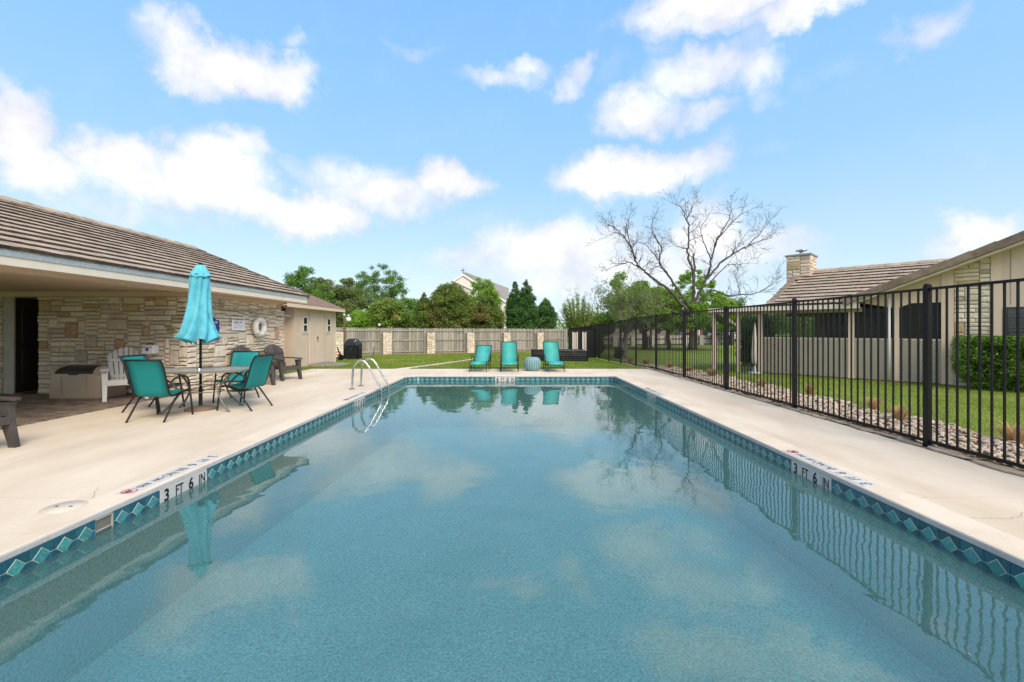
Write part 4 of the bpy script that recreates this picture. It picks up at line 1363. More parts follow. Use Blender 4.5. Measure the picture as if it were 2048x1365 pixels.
# adirondack chairs
def adirondack(name, label, m, loc, rz, group=None, s=1.0, nsl=7, cat='chair', width=.74):
    t = thing(name, label, cat, loc, rz, group)
    t.scale = (s, s, s)
    hw = width / 2
    B0, B1 = Vector((0, -.13, .27)), Vector((0, -.47, .97))
    up = (B1 - B0)
    L = up.length
    upn = up.normalized()
    nrm = upn.cross(Vector((1, 0, 0))).normalized()
    for i in range(nsl):
        f = (i - (nsl - 1) / 2) / ((nsl - 1) / 2)
        w0, w1 = .047 * 7 / nsl, .069 * 7 / nsl
        x0, x1 = f * .185, f * .255
        top = L * (1 - .17 * f * f)
        tp_ = lambda o_: L * (1 - .17 * (f + o_ / ((nsl - 1) / 2)) ** 2) - (.010 if abs(o_) > .4 else 0)
        rows = []
        for k in range(9):
            q = k / 8
            xc = x0 + (x1 - x0) * q
            ww = w0 + (w1 - w0) * q
            bow = -.018 * (1 - f * f)
            e_ = 0.0
            d = top * q
            pl, pr = d, d
            ql, qa, qb, qr = [tp_(z_) * q for z_ in (-.5, -.22, .22, .5)]
            if k == 8: pl -= .0; pr -= .0
            rows.append([tuple(B0 + upn * u_ + Vector((xc + ww * v_, 0, 0)) + nrm * -bow) for u_, v_ in ((ql, -.5), (qa, -.25), (qb, .25), (qr, .5))])
        MB().sheet(rows, .018, 0, False).obj('back_slat', m, t)
    for d, hw_ in ((.15, .22), (.50, .26)):
        c = B0 + upn * d - nrm * -.025
        MB().box(c.x - hw_, c.x + hw_, c.y - .012, c.y + .012, c.z - .03, c.z + .03, 0, .005).obj('back_brace', m, t)
    seat = [(.335, .375), (.25, .385), (.16, .370), (.07, .345), (-.02, .318), (-.11, .290)]
    for i, (y, z) in enumerate(seat):
        MB().box(-.265, .265, y - .040, y + .040, z - .018, z, 0, .006, ).obj('seat_slat', m, t)
    MB().box(-.275, .275, .372, .392, .28, .37, 0, .006).obj('front_apron', m, t)
    for sx in (-1, 1):
        x = sx * (hw - .07)
        MB().extr([(x - .04 * 0 - .035, 0), (x + .035, 0), (x + .04, .545), (x - .04, .545)], .29 - .0, .325).obj('leg', m, t) if False else None
        mb = MB()
        vs_ = []
        for z, y, w_, d_ in ((0, .405, .028, .045), (.06, .395, .030, .045), (.30, .33, .036, .055), (.50, .30, .045, .07), (.548, .30, .055, .085)):
            for a, b in ((-1, -1), (1, -1), (1, 1), (-1, 1)): vs_.append((x + a * w_, y + b * d_, z))
        n_ = 5
        mb.add(vs_, [(k * 4 + i, k * 4 + (i + 1) % 4, k * 4 + 4 + (i + 1) % 4, k * 4 + 4 + i) for k in range(n_ - 1) for i in range(4)] + [(3, 2, 1, 0), (16, 17, 18, 19)])
        mb.obj('leg', m, t)
        mb = MB()
        vs_ = []
        for z, y, w_, d_ in ((0, -.52, .022, .04), (.14, -.34, .022, .05), (.27, -.12, .022, .06), (.355, .12, .022, .045), (.36, .33, .022, .03)):
            for a, b in ((-1, -1), (1, -1), (1, 1), (-1, 1)): vs_.append((sx * .25 + a * w_, y + b * d_ * .55, z + b * d_ * .35 + .018))
        mb.add(vs_, [(k * 4 + i, k * 4 + (i + 1) % 4, k * 4 + 4 + (i + 1) % 4, k * 4 + 4 + i) for k in range(n_ - 1) for i in range(4)] + [(3, 2, 1, 0), (16, 17, 18, 19)])
        mb.obj('leg', m, t)
        rows = []
        for y, w_, z in ((-.40, .035, .56), (-.30, .045, .572), (-.05, .05, .578), (.20, .065, .578), (.36, .07, .574), (.42, .055, .566), (.44, .03, .558)):
            rows.append([(x + (-w_), y, z), (x, y, z + .006), (x + w_, y, z)])
        MB().sheet(rows, .024, 0, False).obj('armrest', m, t)
    return t
M_ADW = mat('white_resin', (.62, .60, .55), .55, (.72, .69, .64), scale=4)
M_ADB = mat('brown_resin', (.050, .043, .039), .5, (.080, .068, .060), scale=5, spec=.4)
def face(dx, dy): return math.atan2(-dx, dy)
adirondack('adirondack_chair', 'white slatted lounge chair under the porch beside the storage box', M_ADW, (-8.06, 9.19, 0), face(.66, -.75), s=1.06)
GB = 'brown lounge chairs along the pavilion'
adirondack('adirondack_chair', 'brown slatted lounge chair nearest the shed, below the life ring', M_ADB, (-6.55, 12.55, 0), face(.88, -.47), GB, s=1.02, width=.68)
adirondack('adirondack_chair', 'brown slatted lounge chair hidden behind the teal chairs, against the stone wall', M_ADB, (-6.58, 11.15, 0), face(.9, -.42), GB, s=1.03, width=.68)
adirondack('adirondack_chair', 'brown lounge chair cut by the left edge, only its arm and front leg showing', M_ADB, (-6.42, 5.02, 0), face(1, -.02), GB, s=1.0)

# side table with lantern and low round stand
st = thing('side_table', 'low brown side table between the two brown lounge chairs by the wall', 'side table', (-6.62, 11.8, 0), R(20))
for k in range(5): MB().box(-.23 + k * .094, -.14 + k * .094, -.23, .23, .44, .462, 0, .005).obj('slat', M_ADB, st)
for x in (-.19, .19):
    for y in (-.19, .19): MB().box(x - .025, x + .025, y - .025, y + .025, 0, .44, 0, .005).obj('leg', M_ADB, st)
MB().box(-.2, .2, -.2, .2, .40, .438).obj('frame', M_ADB, st)
ln = thing('lantern', 'small black lantern with glass sides on the low brown side table', 'lantern', (-6.58, 11.72, .463))
MB().lathe([(.07, 0), (.075, .015), (.06, .025)], 14).obj('base', M_IRON, ln)
MB().lathe([(.055, .025), (.062, .08), (.055, .15)], 14, cap=False).obj('chimney_glass', mat('lantern_glass', (.5, .48, .42), .1, alpha=.5), ln)
MB().lathe([(.065, .15), (.05, .19), (.02, .21), (.015, .225)], 14).obj('cap', M_IRON, ln)
MB().tube([(-.065, 0, .13), (-.06, 0, .22), (0, 0, .28), (.06, 0, .22), (.065, 0, .13)], .005, 5).obj('handle', M_IRON, ln)
fb = thing('fire_bowl', 'low round dark bowl on the deck behind the right teal chair', 'bowl', (-6.30, 10.25, 0))
MB().lathe([(.12, 0), (.13, .02), (.22, .06), (.285, .11), (.30, .115), (.29, .125), (.2, .10), (.1, .085), (0, .08)], 28, cap=False).obj('bowl', mat('dark_red_bowl', (.06, .018, .015), .4, (.10, .05, .04), scale=8), fb)
MB().lathe([(.31, .108), (.318, .116), (.31, .124), (.295, .12)], 28, cap=False).obj('rim', M_DARKMETAL, fb)

# storage box under the porch
bx = thing('storage_box', 'large beige plastic deck box with a dark lid against the porch wall', 'storage box', (-9.0, 9.36, 0))
M_BOXB = mat('box_beige', (.47, .37, .27), .5, (.53, .43, .32), scale=2, bump=.1, bscale=60)
M_LID = mat('lid_dark', (.03, .032, .026), .45, (.045, .045, .036), scale=6)
def rr_rect(hx, hy, r, n=5):
    out = []
    for cx, cy, a0 in ((hx - r, hy - r, 0), (-hx + r, hy - r, 90), (-hx + r, -hy + r, 180), (hx - r, -hy + r, 270)):
        for k in range(n + 1):
            a = R(a0 + 90 * k / n)
            out.append((cx + r * math.cos(a), cy + r * math.sin(a)))
    return out
mb = MB()
lv = [(0.0, .545, .325, .10), (.03, .56, .34, .11), (.30, .548, .33, .12), (.50, .535, .32, .13), (.53, .525, .31, .13)]
n = 24
for z, hx, hy, r in lv: mb.v += [(x, y, z) for x, y in rr_rect(hx, hy, r)]
for k in range(len(lv) - 1):
    for i in range(n): mb.face((k * n + i, k * n + (i + 1) % n, (k + 1) * n + (i + 1) % n, (k + 1) * n + i), 0, True)
mb.face([(len(lv) - 1) * n + i for i in range(n)])
mb.obj('body', M_BOXB, bx)
for sx in (-1, 1):      # raised rounded end cheeks
    mb = MB()
    prof_ = [(-.31, .50), (-.30, .57), (-.22, .635), (-.05, .675), (.14, .665), (.25, .62), (.30, .55), (.31, .50)]
    vs_ = []
    for x, k in ((.38, 1.0), (.44, 1.0), (.50, .94), (.535, .80)):
        for y, z in prof_: vs_.append((sx * x, y * (1 if k == 1 else .98), .50 + (z - .50) * k))
    q = len(prof_)
    mb.add(vs_, [(r_ * q + i, r_ * q + i + 1, (r_ + 1) * q + i + 1, (r_ + 1) * q + i) for r_ in range(3) for i in range(q - 1)] + [tuple(range(q)), tuple(range(3 * q, 4 * q))], 0, False)
    for i in range(len(mb.sm) - 2): mb.sm[i] = True
    mb.obj('end_cheek', M_BOXB, bx)
mb = MB()
prof_ = [(-.335, .515), (-.32, .56), (-.23, .62), (-.05, .658), (.14, .648), (.25, .60), (.31, .53)]
rows = [[(x, y, z) for y, z in prof_] for x in (-.385, -.2, 0, .2, .385)]
mb.sheet(rows, .02, 0)
mb.obj('lid', M_LID, bx)
MB().box(-.09, .09, -.352, -.33, .485, .525, 0, .01).obj('latch', M_LID, bx)
for x in (-.25, .25): MB().box(x - .012, x + .012, -.347, -.337, .04, .46, 0, .005).obj('panel_rib', M_BOXB, bx)

# ladder handrails
ld = thing('pool_ladder', 'stainless steel ladder with two curved handrails on the left pool edge', 'ladder', (0, 0, 0))
for y in (10.45, 11.06):
    pts = bez([(-3.80, y, .0), (-3.785, y, .30), (-3.76, y, .52), (-3.66, y, .665), (-3.53, y, .67), (-3.42, y, .56), (-3.26, y, .28), (-3.13, y, .04), (-3.10, y, -.12), (-3.10, y, -.5), (-3.12, y, -1.0)], 6)
    r_ = MB().tube(pts, .024, 12).obj('handrail', M_STEEL, ld)
    MB().lathe([(.06, 0), (.062, .012), (.04, .022), (.027, .026)], 20, (-3.80, y, 0)).obj('flange', mat('bronze_flange', (.30, .23, .15), .35, metal=.8), r_)
for z in (-.22, -.50, -.78):
    MB().box(-3.16, -3.05, 10.45, 11.06, z - .012, z + .012, 0, .006).obj('tread', M_STEEL, ld)

# chaise longues at the far end
GC = 'teal sun loungers at the far end of the pool'
M_SL2 = mat('aqua_sling', (.045, .33, .29), .65, (.065, .41, .36), scale=3, bump=.15, bscale=200)
def chaise(label, loc, rz, tilt, hgt):
    """feet towards -y"""
    t = thing('sun_lounger', label, 'sun lounger', loc, rz, GC)
    yb, zb = .98, .30
    L = .80
    a = R(tilt)
    prof = bez([(0, -.02, .25), (0, .03, .315), (0, .25, .335), (0, .65, .315), (0, yb, zb)], 4) + bez([(0, yb + .02, zb + .03), (0, yb + math.cos(a) * L * .5, zb + math.sin(a) * L * .5 + .01), (0, yb + math.cos(a) * L, zb + math.sin(a) * L)], 4)
    MB().sheet([[(x, q.y, q.z) for x in (-.26, 0, .26)] for q in prof], -.006, 0).obj('sling', M_SL2, t)
    for s in (-1, 1):
        MB().tube([(s * .275, q.y, q.z) for q in prof], .014, 6).obj('side_rail', M_DARKMETAL, t)
        MB().tube(bez([(s * .30, .98, .30), (s * .315, .95, .46), (s * .315, .75, .535), (s * .31, .52, .50), (s * .30, .42, .32)], 4), .014, 6).obj('armrest', M_DARKMETAL, t)
        MB().tube([(s * .275, .05, .30), (s * .285, .0, 0)], .014, 6).obj('leg', M_DARKMETAL, t)
        MB().tube([(s * .30, .45, .33), (s * .31, .50, 0)], .014, 6).obj('leg', M_DARKMETAL, t)
        MB().tube([(s * .29, 1.0, .30), (s * .30, 1.10, 0)], .014, 6).obj('leg', M_DARKMETAL, t)
    for y, z in ((.03, .15), (.47, .2), (1.05, .18)): MB().tube([(-.28, y, z), (.28, y, z)], .010, 6).obj('cross_bar', M_DARKMETAL, t)
    MB().tube([(-.275, prof[-1].y, prof[-1].z), (.275, prof[-1].y, prof[-1].z)], .014, 6).obj('top_rail', M_DARKMETAL, t)
chaise('leftmost teal sun lounger with its back reclined lower than the other two', (-1.13, 14.66, 0), R(-4), 42, 0)
chaise('middle teal sun lounger with a sun-faded patch on its upright back', (-.08, 14.66, 0), R(1), 56, 0)
chaise('rightmost teal sun lounger beside the ribbed stool', (1.48, 14.66, 0), R(3), 57, 0)
# ribbed stool
sl = thing('garden_stool', 'round ribbed grey-blue garden stool between the middle and right sun loungers', 'stool', (.70, 15.2, 0))
mb = MB()
n = 80
prof = [(.19, 0), (.235, .03), (.275, .10), (.295, .20), (.295, .28), (.275, .37), (.24, .43), (.20, .455)]
for r, z in prof:
    for j in range(n):
        q = (j % 4)
        rr = r * (1.0 if q in (0, 1) else .955)
        a = 2 * math.pi * j / n
        mb.v.append((rr * math.cos(a), rr * math.sin(a), z))
for k in range(len(prof) - 1):
    for j in range(n): mb.face((k * n + j, k * n + (j + 1) % n, (k + 1) * n + (j + 1) % n, (k + 1) * n + j), 1 if j % 4 in (2,) else 0, False)
mb.face([(len(prof) - 1) * n + j for j in range(n)])
mb.obj('ribbed_body', [mat('stool_glaze', (.17, .31, .32), .4, (.22, .37, .37), scale=5), mat('stool_groove', (.07, .20, .23), .5)], sl)
MB().lathe([(.0, .462), (.19, .46), (.205, .452), (.2, .44)], 40, cap=False).obj('top', mat('stool_top', (.21, .35, .36), .4), sl)

# ================================================================== black iron fence
fence = thing('iron_fence', 'tall black iron picket fence along the right side of the pool deck', 'fence', (5.06, 0, 0))
def fx(y): return 5.06
def ftop(y): return 1.925 if y < 17 else 1.925 + (gz(y) - gz(17)) * .95
def fbot(y): return .045 if y < 16 else .045 + gz(y)
FY = [2.84 + 2.52 * k for k in range(15)]
for y in FY:
    mb = MB().box(-.032, .032, y - .032, y + .032, -.08 + min(0, gz(y)), ftop(y) + .03, 0, .004)
    mb.lathe([(.045, 0), (.045, .012), (.03, .022), (.0, .028)], 4, (0, y, ftop(y) + .03), cap=False)
    mb.obj('post', M_IRON, fence)
pk = MB().box(-.0085, .0085, -.0085, .0085, 0, 1, 0)
its = []
for a, b in zip(FY[:-1], FY[1:]):
    MB().bar((0, a + .033, ftop(a) - .012), (0, b - .033, ftop(b) - .012), .030, .030).obj('rail', M_IRON, fence)
    MB().bar((0, a + .033, fbot(a) + .02), (0, b - .033, fbot(b) + .02), .030, .036).obj('rail', M_IRON, fence)
    for k in range(20):
        y = a + .12 * (k + 1)
        t = (y - a) / (b - a)
        z0 = fbot(a) + (fbot(b) - fbot(a)) * t + .03
        z1 = ftop(a) + (ftop(b) - ftop(a)) * t - .02
        its.append((pk, T((0, y, z0)) @ Matrix.Diagonal((1, 1, z1 - z0, 1))))
pieces(fence, 'picket', its, M_IRON, 290)

# dry ornamental grass along the rock bed
M_DRY = leafmat('dry_grass', (.20, .12, .055), (.42, .29, .15), .8, .25)
def tuft(name, label, loc, n, h, spread, m, group=None, cat='grass tuft'):
    A = rng.random(n) * 6.28
    r0 = spread * .25 * rng.random(n)
    L = h * (.55 + .5 * rng.random(n))
    out = spread * (.2 + .8 * rng.random(n))
    w_ = .004 + .003 * rng.random(n)
    ca, sa = np.cos(A), np.sin(A)
    p0 = np.stack([ca * r0, sa * r0, 0 * A], 1)
    p1 = np.stack([ca * (r0 + out * .4), sa * (r0 + out * .4), L * .7], 1)
    p2 = np.stack([ca * (r0 + out), sa * (r0 + out), L], 1)
    q = np.stack([-sa * w_, ca * w_, 0 * A], 1)
    V = np.stack([p0 - q, p0 + q, p1 + q, p1 - q, p2], 1).reshape(-1, 3)
    i = np.arange(n)[:, None] * 5
    F = np.concatenate([i + np.array([[0, 1, 2]]), i + np.array([[0, 2, 3]]), i + np.array([[3, 2, 4]])])
    return tag(link(name, npmesh(name, V, F, m), loc=loc), label, cat, group)
GT = 'dry grass tufts along the river rock bed'
for k, (x, y, h, s, lb) in enumerate([(6.28, 5.5, .34, .30, 'dry brown grass tuft nearest the camera, at the right edge beyond the fence'), (5.95, 6.75, .34, .22, 'dry grass tuft among the rocks just left of the thick fence post'),
        (6.25, 7.6, .36, .20, 'upright dry grass tuft at the lawn edge, second from the right edge'), (6.3, 9.3, .38, .18, 'narrow reddish dry grass tuft by the lawn below the lattice wall'),
        (6.0, 10.6, .32, .22, 'pale green-brown grass tuft below the white folded umbrella'), (5.85, 12.9, .38, .30, 'wide dark dry grass tuft in front of the round hedge'),
        (5.8, 14.4, .34, .24, 'reddish dry grass tuft by the corner where the deck ends'), (5.7, 15.9, .34, .22, 'small dry grass tuft just past the deck end'),
        (5.65, 18.6, .42, .30, 'round red-brown grass tuft in front of the grey tree trunk'), (5.6, 20.8, .4, .28, 'farthest red-brown grass tuft near the raised garden bed')]):
    tuft('grass_tuft', lb, (x, y, gz(y) + .01), 170, h * .78, s * .9, M_DRY, GT)

# ================================================================== house on the right
HO, HA = Vector((8.2, 14.6, 0)), math.atan2(-.725, .689)
house = thing('house', 'stone and beige house with tiled roof, chimney and screened porch beyond the black fence', 'house', HO, HA)
LZ = 1.157   # top of the slatted screen
def hp(x0, x1, y0, y1, z0, z1, name, m, par=None, b=0): return MB().box(x0, x1, y0, y1, z0, z1, 0, b).obj(name, m, par or house)
# slatted privacy screen: vertical slats woven into chain link
M_SLAT = mat('slat_beige', (.70, .59, .46), .6, (.76, .66, .52), scale=3, rnd=.05)
M_WIRE = mat('wire_grey', (.045, .035, .03), .6)
scr = link('privacy_screen', None, house)
hp(.02, 4.44, .03, .04, .0, LZ, 'screen_backing', mat('screen_backing', (.16, .12, .095), .9), scr)
its = []
ns = 64
sw_ = 4.42 / ns
SL = MB().box(-sw_ * .485, sw_ * .485, -.004, .012, .02, LZ - .02, 0)
for k in range(ns): its.append((SL, T((.02 + sw_ * (k + .5), 0, 0))))
pieces(scr, 'slat', its, M_SLAT)
mb = MB()
nd, nc_ = 18, 108
for k in range(nc_):
    x = .03 + 4.40 * k / nc_
    for j in range(nd):
        z = .035 + (LZ - .06) * (j + (.5 if k % 2 else 0)) / nd
        mb.box(x, x + .036, -.012, -.006, z, z + .024)
mb.obj('link_wire', M_WIRE, scr, kind='stuff')
hp(.0, 4.47, -.014, .03, LZ - .015, LZ + .010, 'top_rail', M_SLAT, scr)
# posts and header over the porch
for x0, x1 in ((-.02, .10), (2.38, 2.52), (3.38, 3.50)): hp(x0, x1, -.02, .10, 0, 2.02 if x1 < 3 else 2.5, 'post', M_CREAM)
MB().tube([(3.30, -.06, .02), (3.30, -.06, 2.30)], .030, 8).obj('downspout', M_WHITEP, house)
hp(-1.5, 2.7, -.42, -.38, 2.02, 2.15, 'fascia', mat('fascia_cream', (.74, .66, .54)))
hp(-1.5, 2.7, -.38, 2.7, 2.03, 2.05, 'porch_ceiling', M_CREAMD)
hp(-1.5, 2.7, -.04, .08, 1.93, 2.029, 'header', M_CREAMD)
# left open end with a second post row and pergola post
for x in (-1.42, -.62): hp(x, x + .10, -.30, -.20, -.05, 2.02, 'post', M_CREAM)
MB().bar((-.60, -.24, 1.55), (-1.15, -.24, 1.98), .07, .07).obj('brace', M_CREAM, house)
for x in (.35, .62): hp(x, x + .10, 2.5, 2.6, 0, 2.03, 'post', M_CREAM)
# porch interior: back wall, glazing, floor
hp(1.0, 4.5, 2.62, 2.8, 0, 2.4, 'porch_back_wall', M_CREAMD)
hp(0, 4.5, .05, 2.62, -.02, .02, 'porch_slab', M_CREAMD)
hp(4.40, 4.5, .05, 2.62, 0, 2.6, 'porch_end_wall', mat('stone_cream'  if 'stone_cream' in MATS else 'stone_cream', (.5, .4, .3)))
wd = hp(1.35, 3.2, 2.58, 2.62, .1, 1.98, 'sliding_door', M_IRON)
for k in range(4):
    x = 1.40 + k * .445
    hp(x, x + .41, 2.565, 2.58, .16, 1.60, 'pane', M_GLASS, wd)
    hp(x, x + .41, 2.565, 2.58, 1.66, 1.93, 'pane', M_GLASS, wd)
hp(3.5, 4.35, 2.59, 2.62, .1, 1.95, 'back_door', M_GLASS)
# porch furniture seen through the opening is too dark to tell; wall parts right of the porch
hp(3.50, 4.33, -.0, .03, 2.13, 2.62, 'wall_panel', M_CREAM)
fr_ = hp(3.50, 4.36, .03, .06, LZ + .01, 2.125, 'porch_screen', mat('insect_screen', (.022, .022, .022), .6, alpha=.58))
hp(2.52, 3.38, .03, .05, LZ + .01, 2.02, 'porch_screen', MATS['insect_screen'])
hp(.10, 2.38, .03, .05, LZ + .01, 1.93, 'porch_screen', mat('insect_screen_light', (.025, .025, .026), .5, alpha=.35))
hp(4.33, 4.56, -.03, .06, 0, 3.05, 'corner_board', M_CREAM)
# stone pier
pc = hp(4.56, 5.20, .0, .25, -.05, 3.22, 'stone_pier', M_MORTAR)
masonry(pc, .64, 3.22, T((4.56, 0, -.02)), 21, 80, cell=(.064, .05), wr=(3, 6), hr=(2, 3), pal=(5, 6, 3, .6, .1, .6), d=.03, special=((.1, 2.55, 6, 3, 5),))
hp(5.20, 5.38, -.04, .1, -.05, 3.4, 'corner_board', M_CREAM)
# board and batten wall with a window
M_SID = mat('siding_beige', (.64, .51, .40), .7, var=.04, scale=2, stretch=(8, 8, .6), bump=.15, bscale=30)
hp(5.38, 10.5, .0, .14, .28, 3.5, 'siding', M_SID)
MB().extr([(5.38, 3.5), (10.5, 5.4), (10.5, 3.5)], .0, .14).obj('gable_siding', M_SID, house)
for k in range(9): hp(5.52 + k * .305, 5.532 + k * .305, -.006, .0, 2.02, 3.5, 'siding_groove', M_GROOVE)
hp(5.38, 10.5, -.01, .14, -.08, .28, 'foundation', M_CREAM)
wn = hp(5.42, 6.35, -.03, -.001, .42, 1.96, 'window', mat('window_frame_dark', (.05, .045, .04), .5))
hp(5.48, 6.30, -.034, -.031, .48, 1.90, 'pane', M_GLASS, wn)
for k in range(16): hp(5.50, 5.98, -.040, -.0345, .52 + k * .085, .565 + k * .085, 'blind_slat', mat('blind_grey', (.07, .075, .075), .5), wn)
hp(5.99, 6.30, -.040, -.0345, .50, 1.88, 'curtain', mat('curtain_grey', (.13, .17, .15), .8, stretch=(20, 20, .3), scale=3), wn)
# gable wing over it: rake board, rake tiles, roof
def rz_(t): return 2.13 + (t - 2.5) * .41
for nm, dz0, dz1, y0, y1, m in (('rake_board', -.02, .10, -.44, -.40, MATS['fascia_cream']), ('soffit', -.03, -.02, -.40, .0, M_CREAM)):
    MB().extr([(2.35, rz_(2.35) + dz0), (10.6, rz_(10.6) + dz0), (10.6, rz_(10.6) + dz1), (2.35, rz_(2.35) + dz1)], y0, y1).obj(nm, m, house)
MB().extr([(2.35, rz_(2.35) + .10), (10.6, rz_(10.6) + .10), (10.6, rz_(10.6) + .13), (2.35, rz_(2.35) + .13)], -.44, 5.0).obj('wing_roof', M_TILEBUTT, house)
MB().extr([(3.5, 2.5), (3.5, 2.54), (5.38, rz_(5.38) - .02), (5.38, 2.6), (4.5, 2.5)], .03, .06).obj('gable_panel', M_CREAM, house)
MB().extr([(3.38, 2.02), (3.50, 2.02), (4.56, 2.5), (4.56, rz_(4.56) - .035), (2.7, rz_(2.7) - .035)], .001, .028).obj('gable_panel', M_CREAM, house)
M_BARGE = mat('barge_tile_tan', (.17, .125, .09), .9, (.30, .23, .17), scale=5, rnd=.18, bump=.4, bscale=50)
its = []
L = .46
k = 0
x = 2.30
ang = math.atan(.41)
while x < 10.4:
    mb = MB().box(0, L * 1.08, -.06, .16, -.15, .045, 0, .014)
    its.append((mb, T((x, -.45, rz_(x) + .185)) @ RY(-ang - R(2.2))))
    x += L * math.cos(ang)
pieces(house, 'barge_tile', its, M_BARGE)
# main roof
d0, d1 = -.42, 3.26
zE, zR = 2.16, 2.16 + (3.26 + .42) * .372
mp = math.atan(.372)
MB().extr([(0, 0), (1, 0), (1, -.04), (0, -.04)], 0, 1).obj('unused', M_CREAM) if False else None
mb = MB().poly([(.42, d0, zE - .01), (2.6, d0, zE - .01), (2.6, d1, zR - .01), (.42, d1, zR - .01)])
mb.poly([(2.6, .2, zE + (.2 - d0) * .372 - .01), (6.2, .2, zE + (.2 - d0) * .372 - .01), (6.2, d1, zR - .01), (2.6, d1, zR - .01)])
mb.poly([(.42, d1, zR - .01), (6.2, d1, zR - .01), (6.2, 2 * d1 - d0, zE - .01), (.42, 2 * d1 - d0, zE - .01)])
mb.poly([(.42, d0, zE - .08), (.42, d1, zR - .08), (.42, d1, zR - .0), (.42, d0, zE - .0)])
mb.obj('roof_deck', M_CREAMD, house)
sl_ = (d1 - d0) / math.cos(mp)
def under_wing(x, s):
    """tiles stop where the wing roof rises above them"""
    return zE + s * math.sin(mp) + .02 > rz_(x + .42) + .02
tiled_slope(house, 5.6, 11, sl_ / 11, mp, T((.42, d0, zE)), tw=.33, limit=300, th=.052, short=under_wing)
ridge_caps(house, (.38, d1, zR + .06), (6.2, d1, zR + .06), M_TILETOP, .40, .13)
its = []
for k in range(9):
    a = k / 9
    its.append((MB().box(-.12, .07, 0, sl_ / 9 * 1.08, -.08, .06, 0, .012), T((.42, d0, zE)) @ RX(mp) @ T((0, a * sl_, .02)) @ RX(R(-2))))
pieces(house, 'rake_tile', its, M_BARGE)
# patio roof going on to the left
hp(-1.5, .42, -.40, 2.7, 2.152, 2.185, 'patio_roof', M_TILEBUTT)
# chimney
M_CHM = M_MORTAR
ch = hp(.12, .86, 2.62, 3.50, 1.9, 4.10, 'chimney', M_CHM)
masonry(ch, .74, 1.35, T((.12, 2.62, 2.75)), 31, 60, cell=(.062, .05), wr=(3, 6), hr=(2, 3), pal=(4, 2, 3, 3, 0, .3), d=.03)
masonry(ch, .88, 1.35, T((.86, 2.62, 2.75)) @ RZ(math.pi / 2), 33, 60, cell=(.062, .05), wr=(3, 6), hr=(2, 3), pal=(4, 2, 3, 3, 0, .3), d=.03)
hp(.07, .91, 2.57, 3.55, 4.10, 4.17, 'chimney_cap', mat('cap_concrete', (.28, .28, .28), .8), ch, .01)
hp(.02, .92, 2.54, 2.60, 2.66, 2.82, 'flashing', mat('red_flashing', (.36, .17, .11), .7, (.42, .24, .17), scale=8), ch)
MB().lathe([(.07, 0), (.07, .14)], 10, (.49, 3.06, 4.17)).lathe([(.0, .24), (.2, .19), (.19, .17), (.0, .17)], 12, (.49, 3.06, 4.17), cap=False).obj('flue_cap', M_STEEL, ch)

# folded patio umbrella left of the screen
wu = thing('patio_umbrella', 'folded off-white patio umbrella on a grey stand beside the beige slatted screen', 'umbrella', (at(1509, 14.3), 14.3, -.01))
MB().lathe([(.0, 0), (.22, .0), (.22, .04), (.05, .07), (.03, .28), (.0, .28)], 16, cap=False).obj('stand', mat('stand_grey', (.40, .41, .42), .6), wu)
MB().tube([(0, 0, .2), (0, 0, 1.62)], .018, 8).obj('pole', M_GREYMETAL, wu)
canopy([(.02, 1.66), (.035, 1.50), (.055, 1.2), (.075, .9), (.09, .62), (.085, .38), (.06, .30)], 6, lambda f: .15 + .3 * f, .4, 36, .03).obj('canopy', mat('offwhite_canvas', (.55, .50, .42), .8), wu)

# ================================================================== foliage
def leaf_cloud(cen, rad, n, leaf, flat=.0, droop=.0, bias=.55):
    """n leaf quads spread through ellipsoid clumps (cen Kx3, rad Kx3)"""
    vol = rad[:, 0] * rad[:, 1] * rad[:, 2]
    p_ = vol ** .67
    p_ /= p_.sum()
    k = rng.choice(len(cen), n, p=p_)
    d = rng.standard_normal((n, 3))
    d /= np.linalg.norm(d, axis=1)[:, None]
    r = bias + (1 - bias) * rng.random(n) ** .6
    r *= 1 + .12 * rng.standard_normal(n)
    P_ = cen[k] + d * rad[k] * r[:, None]
    nrm = d + .9 * rng.standard_normal((n, 3))
    nrm[:, 2] += .35
    nrm /= np.linalg.norm(nrm, axis=1)[:, None]
    t = np.cross(nrm, rng.standard_normal((n, 3)))
    t /= np.linalg.norm(t, axis=1)[:, None]
    b = np.cross(nrm, t)
    s = leaf * (.55 + .8 * rng.random(n))[:, None]
    V = np.stack([P_ - t * s, P_ - b * s * .5, P_ + t * s, P_ + b * s * .5], 1).reshape(-1, 3)
    return V
def quads(V): return np.arange(len(V)).reshape(-1, 4)

def revolve_clumps(h, prof, K, cr, depth=(.25, 1.0), squash=1.0, tipf=.45):
    """clump centres filling a solid of revolution; prof = [(height fraction, radius m)]"""
    hs, rs = zip(*prof)
    out, rad = [], []
    while len(out) < K:
        f = rng.random()
        r = np.interp(f, hs, rs)
        if rng.random() > (r / max(rs)) ** (1.2 if tipf > .3 else .7) + .08: continue
        a = rng.random() * 6.283
        q = r * math.sqrt(depth[0] + (depth[1] - depth[0]) * rng.random())
        c_ = cr * (.6 + .8 * rng.random()) * (tipf + (1 - tipf) * r / max(rs))
        q = max(0, q - c_ * .5)
        out.append((q * math.cos(a), q * math.sin(a) * squash, f * h))
        rad.append((c_, c_, c_ * .8))
    return np.array(out), np.array(rad)

